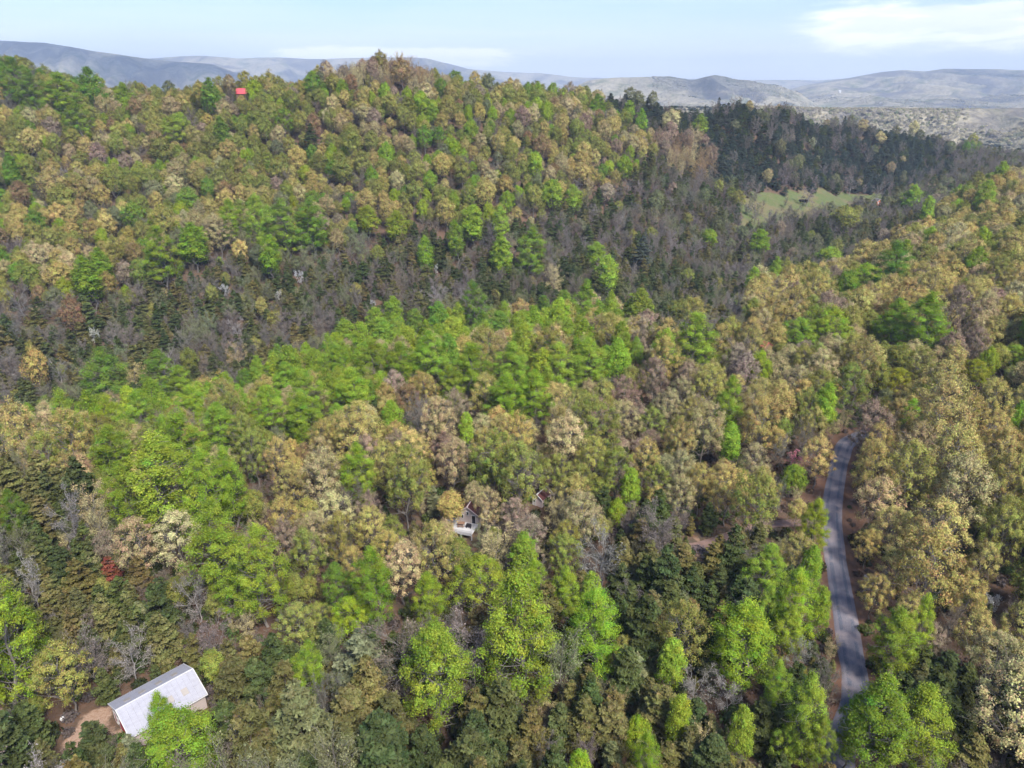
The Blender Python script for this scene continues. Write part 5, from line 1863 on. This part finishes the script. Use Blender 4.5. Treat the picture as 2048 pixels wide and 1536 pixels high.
# ------------------------------------------------------------------ the rest of the woods, too many to count: one object per kind
def scatter_object(name, pts, rots, scales, cols, idxs, meshes, label):
    """points carrying rotation, size, colour and which mesh; geometry nodes put one tree on each"""
    src = bpy.data.collections.new(name + '_meshes')
    for k, me in enumerate(meshes):
        o = bpy.data.objects.new('%s_%02d' % (name, k), me)
        src.objects.link(o)
    me = bpy.data.meshes.new(name)
    n = len(pts)
    me.vertices.add(n)
    me.vertices.foreach_set('co', np.asarray(pts, np.float32).ravel())
    a = me.attributes.new('spin', 'FLOAT', 'POINT'); a.data.foreach_set('value', np.asarray(rots, np.float32))
    a = me.attributes.new('size3', 'FLOAT_VECTOR', 'POINT'); a.data.foreach_set('vector', np.asarray(scales, np.float32).ravel())
    a = me.attributes.new('color', 'FLOAT_COLOR', 'POINT'); a.data.foreach_set('color', np.c_[np.asarray(cols), np.ones(n)].astype(np.float32).ravel())
    a = me.attributes.new('pick', 'INT', 'POINT'); a.data.foreach_set('value', np.asarray(idxs, np.int32))
    o = link(bpy.data.objects.new(name, me))
    ng = bpy.data.node_groups.new(name, 'GeometryNodeTree')
    ng.interface.new_socket('Geometry', in_out='INPUT', socket_type='NodeSocketGeometry')
    ng.interface.new_socket('Geometry', in_out='OUTPUT', socket_type='NodeSocketGeometry')
    N, L = ng.nodes, ng.links
    gi, go = N.new('NodeGroupInput'), N.new('NodeGroupOutput')
    ci = N.new('GeometryNodeCollectionInfo')
    ci.inputs['Collection'].default_value = src
    ci.inputs['Separate Children'].default_value = True
    ci.inputs['Reset Children'].default_value = True
    mp = N.new('GeometryNodeMeshToPoints')
    iop = N.new('GeometryNodeInstanceOnPoints')
    iop.inputs['Pick Instance'].default_value = True

    def na(nm, ty):
        q = N.new('GeometryNodeInputNamedAttribute')
        q.data_type = ty
        q.inputs['Name'].default_value = nm
        return q.outputs['Attribute']
    L.new(gi.outputs[0], mp.inputs['Mesh'])
    L.new(mp.outputs[0], iop.inputs['Points'])
    L.new(ci.outputs[0], iop.inputs['Instance'])
    L.new(na('pick', 'INT'), iop.inputs['Instance Index'])
    cb = N.new('ShaderNodeCombineXYZ')
    L.new(na('spin', 'FLOAT'), cb.inputs[2])
    L.new(cb.outputs[0], iop.inputs['Rotation'])
    L.new(na('size3', 'FLOAT_VECTOR'), iop.inputs['Scale'])
    L.new(iop.outputs[0], go.inputs[0])
    md = o.modifiers.new('scatter', 'NODES')
    md.node_group = ng
    tag(o, label, None, None, 'stuff')
    return o


MASSNAME = {P_: ('poplar_woods', 'bright green poplars scattered through the far woods'), M_: ('maple_woods', 'round green maples scattered through the far woods'), O_: ('oak_woods', 'mass of olive and tan oaks clothing the far hillside'),
            B_: ('bare_woods', 'grey and mauve bare trees massed in the valley'), W_: ('pale_woods', 'pale-limbed bare trees far off'), C_: ('cedar_woods', 'dark cedars massed on the ridge and valley sides'), N_: ('pine_woods', 'far pines'), F_: ('blossom_woods', 'far flowering trees')}
for kind, lst in mass.items():
    if not lst:
        continue
    for t in lst:
        if t['lib'] != kind:
            t['lib'], t['var'] = kind, t['var'] % len(LIB[kind])
    pts = [(t['x'], t['y'], t['z']) for t in lst]
    sc = [(t['R'] / LIB[kind][t['var']]['R'],) * 2 + (t['H'] / LIB[kind][t['var']]['H'],) for t in lst]
    scatter_object(MASSNAME[kind][0], pts, [t['rot'] for t in lst], sc, [t['col'] for t in lst], [t['var'] for t in lst], [v_['join'] for v_ in LIB[kind]], MASSNAME[kind][1])

# ---- undergrowth: low bushes and saplings between the trees
bush = []
for s in range(4):
    r = np.random.default_rng(900 + s)
    n = 260
    d = rand_unit(r, n)
    d[:, 2] = np.abs(d[:, 2])
    pos = d * r.uniform(0.5, 1.0, (n, 1)) * np.array([1.2, 1.2, 1.5]) + rand_unit(r, 1) * 0.2
    V, Fc = leaves(r, pos, d + rand_unit(r, n) * 0.8, 0.34 * r.uniform(0.6, 1.3, n), 1.3)
    bush.append(np_mesh('bush', V, [Fc], [MAT['leaf']], None, {'tone': ('FACE', r.uniform(0.6, 1.3, n)), 'warm': ('FACE', 0.5 + r.normal(size=n) * 0.015)}))
nb = 40000
bxx = rng.uniform(-560, 860, nb * 3); byy = 50 + 700 * rng.uniform(0, 1, nb * 3) ** 1.35
m_ = np.abs(bxx) < byy * 0.95 + 60
bxx, byy = bxx[m_], byy[m_]
m_ = ~in_pasture(bxx, byy) & ~inside(bxx, byy, YARD) & ~inside(bxx, byy, LANE) & ~inside(bxx, byy, CLEAR) & (seg_dist(bxx, byy, ROAD) > 3.3 + 1.3 * vnoise(bxx / 6.0, byy / 6.0, 4) ** 2) & (seg_dist(bxx, byy, DRIVE) > 2.6) & (np.hypot(bxx + 59.2, byy - 90.3) > 6.6) & (np.hypot(bxx + 9.5, byy - 143) > 6)
bxx, byy = bxx[m_][:nb], byy[m_][:nb]
bz = gz(bxx, byy)
bcols = np.array([(0.10, 0.12, 0.035), (0.13, 0.085, 0.06), (0.05, 0.06, 0.025), (0.16, 0.11, 0.08), (0.09, 0.13, 0.04), (0.12, 0.095, 0.085)])
ck = rng.integers(0, len(bcols), len(bxx))
bs = rng.uniform(0.5, 1.5, len(bxx))
scatter_object('undergrowth', np.c_[bxx, byy, bz], rng.uniform(0, 6.28, len(bxx)), np.c_[bs, bs, bs * rng.uniform(0.6, 1.4, len(bxx))], bcols[ck] * rng.uniform(0.8, 1.2, (len(bxx), 1)), rng.integers(0, 4, len(bxx)), bush, 'low bushes and saplings on the forest floor')

# ---- distant tree cover on the valley floor beyond the ridge
lump = []
for s in range(3):
    r = np.random.default_rng(950 + s)
    n = 90
    d = rand_unit(r, n)
    d[:, 2] = np.abs(d[:, 2])
    pos = d * r.uniform(0.75, 1.0, (n, 1)) * np.array([4.4, 4.4, 6.0]) + np.array([0, 0, 0.5])
    V, Fc = leaves(r, pos, d + rand_unit(r, n) * 0.5, 1.9 * r.uniform(0.6, 1.3, n), 1.2)
    lump.append(np_mesh('far_crown', V, [Fc], [MAT['leaf']], None, {'tone': ('FACE', r.uniform(0.7, 1.25, n)), 'warm': ('FACE', 0.5 + r.normal(size=n) * 0.012)}))
nf_ = 85000
fy = 1350 * (6200 / 1350) ** (rng.uniform(0, 1, nf_) ** 0.7)
fx = fy * rng.uniform(0.18, 0.90, nf_)
den = fbm(fx / 420.0, fy / 420.0, 3, 77) + 0.25 * vnoise(fx / 90.0, fy / 90.0, 78)
m_ = den > -0.05
fx, fy = fx[m_], fy[m_]
fz = far_h(fx, fy)
pc = np.array([(0.44, 0.385, 0.25), (0.39, 0.34, 0.23), (0.34, 0.34, 0.18), (0.32, 0.28, 0.22), (0.045, 0.055, 0.038), (0.14, 0.17, 0.06)])
cl_ = fbm(fx / 160.0, fy / 160.0, 3, 88)
ck = rng.choice(4, len(fx), p=[.38, .3, .14, .18])
ck = np.where(cl_ + rng.normal(size=len(fx)) * 0.08 > 0.36, 4, ck)
ck = np.where(rng.uniform(size=len(fx)) < 0.03, 5, ck)
fs = rng.uniform(0.7, 1.3, len(fx))
scatter_object('distant_woods', np.c_[fx, fy, fz], rng.uniform(0, 6.28, len(fx)), np.c_[fs, fs, fs * 0.62], pc[ck] * 0.88, rng.integers(0, 3, len(fx)), lump, 'pale spring woods covering the distant valley floor')

# ------------------------------------------------------------------ fair-weather clouds over the mountains
cm, cnt = new_mat('cloud_white')
finish(cnt, principled(cnt, (0.85, 0.86, 0.88), 1.0, 0.0))
cr_ = np.random.default_rng(12)
for (sx, sy, w_, d_) in [(-5200, 7300, 1500, 900), (-3300, 7000, 1700, 800), (-2700, 6100, 700, 420), (-1500, 9500, 1800, 900), (1300, 5100, 700, 350), (4400, 7300, 900, 520), (3600, 6300, 500, 260), (5900, 7100, 800, 420), (2600, 4700, 500, 200), (3300, 3300, 420, 160), (2300, 8000, 900, 400), (-6500, 6300, 900, 700), (800, 9800, 1500, 600)]:
    zc = 1900.0
    # where the cloud stands for its shadow to fall at (sx, sy)
    k_ = (zc + 60) / sdir.z
    cxp, cyp = sx + sdir.x * k_, sy + sdir.y * k_
    bm = bmesh.new()
    for _ in range(26):
        a_, q_ = cr_.uniform(0, 6.28), cr_.uniform(0, 1) ** 0.6
        rad = cr_.uniform(0.16, 0.34) * d_
        px_, py2 = math.cos(a_) * q_ * w_ * 0.62, math.sin(a_) * q_ * d_ * 0.62
        bmesh.ops.create_icosphere(bm, subdivisions=2, radius=rad, matrix=Matrix.Translation((px_, py2, rad * 0.35 * (1.4 - q_))) @ Matrix.Diagonal((1.5, 1.1, 0.55, 1)))
    for v_ in bm.verts:
        v_.co += Vector(cr_.normal(size=3)) * 0.01 * d_
    o = obj('cloud', bm, cm)
    o.location = (cxp, cyp, zc)
    tag(o, kind='structure')

# ------------------------------------------------------------------ haze
zlo = float(min(GZ.min(), fZ.min())) - 1.0
zhi = float(fZ.max()) + 25.0
hb = boxes('haze', [(-18000, 18000, -400, 13800, zlo - 1, zhi)], BM['trim'])
hb.data.materials.clear()
hm, hnt = new_mat('haze')
pv = hnt.nodes.new('ShaderNodeVolumePrincipled')
pv.inputs['Color'].default_value = (0.69, 0.81, 1.0, 1)
pv.inputs['Density'].default_value = 8.8e-5
pv.inputs['Anisotropy'].default_value = 0.0
ho = hnt.nodes.new('ShaderNodeOutputMaterial')
hnt.links.new(pv.outputs[0], ho.inputs['Volume'])
hb.data.materials.append(hm)
tag(hb, 'thin blue haze filling the air over the valleys', None, None, 'stuff')
print('TREES', len(trees), 'single', len(single), {k: (len([t for t in trees if t['kind'] == k]), len(mass[k])) for k in SIZES})
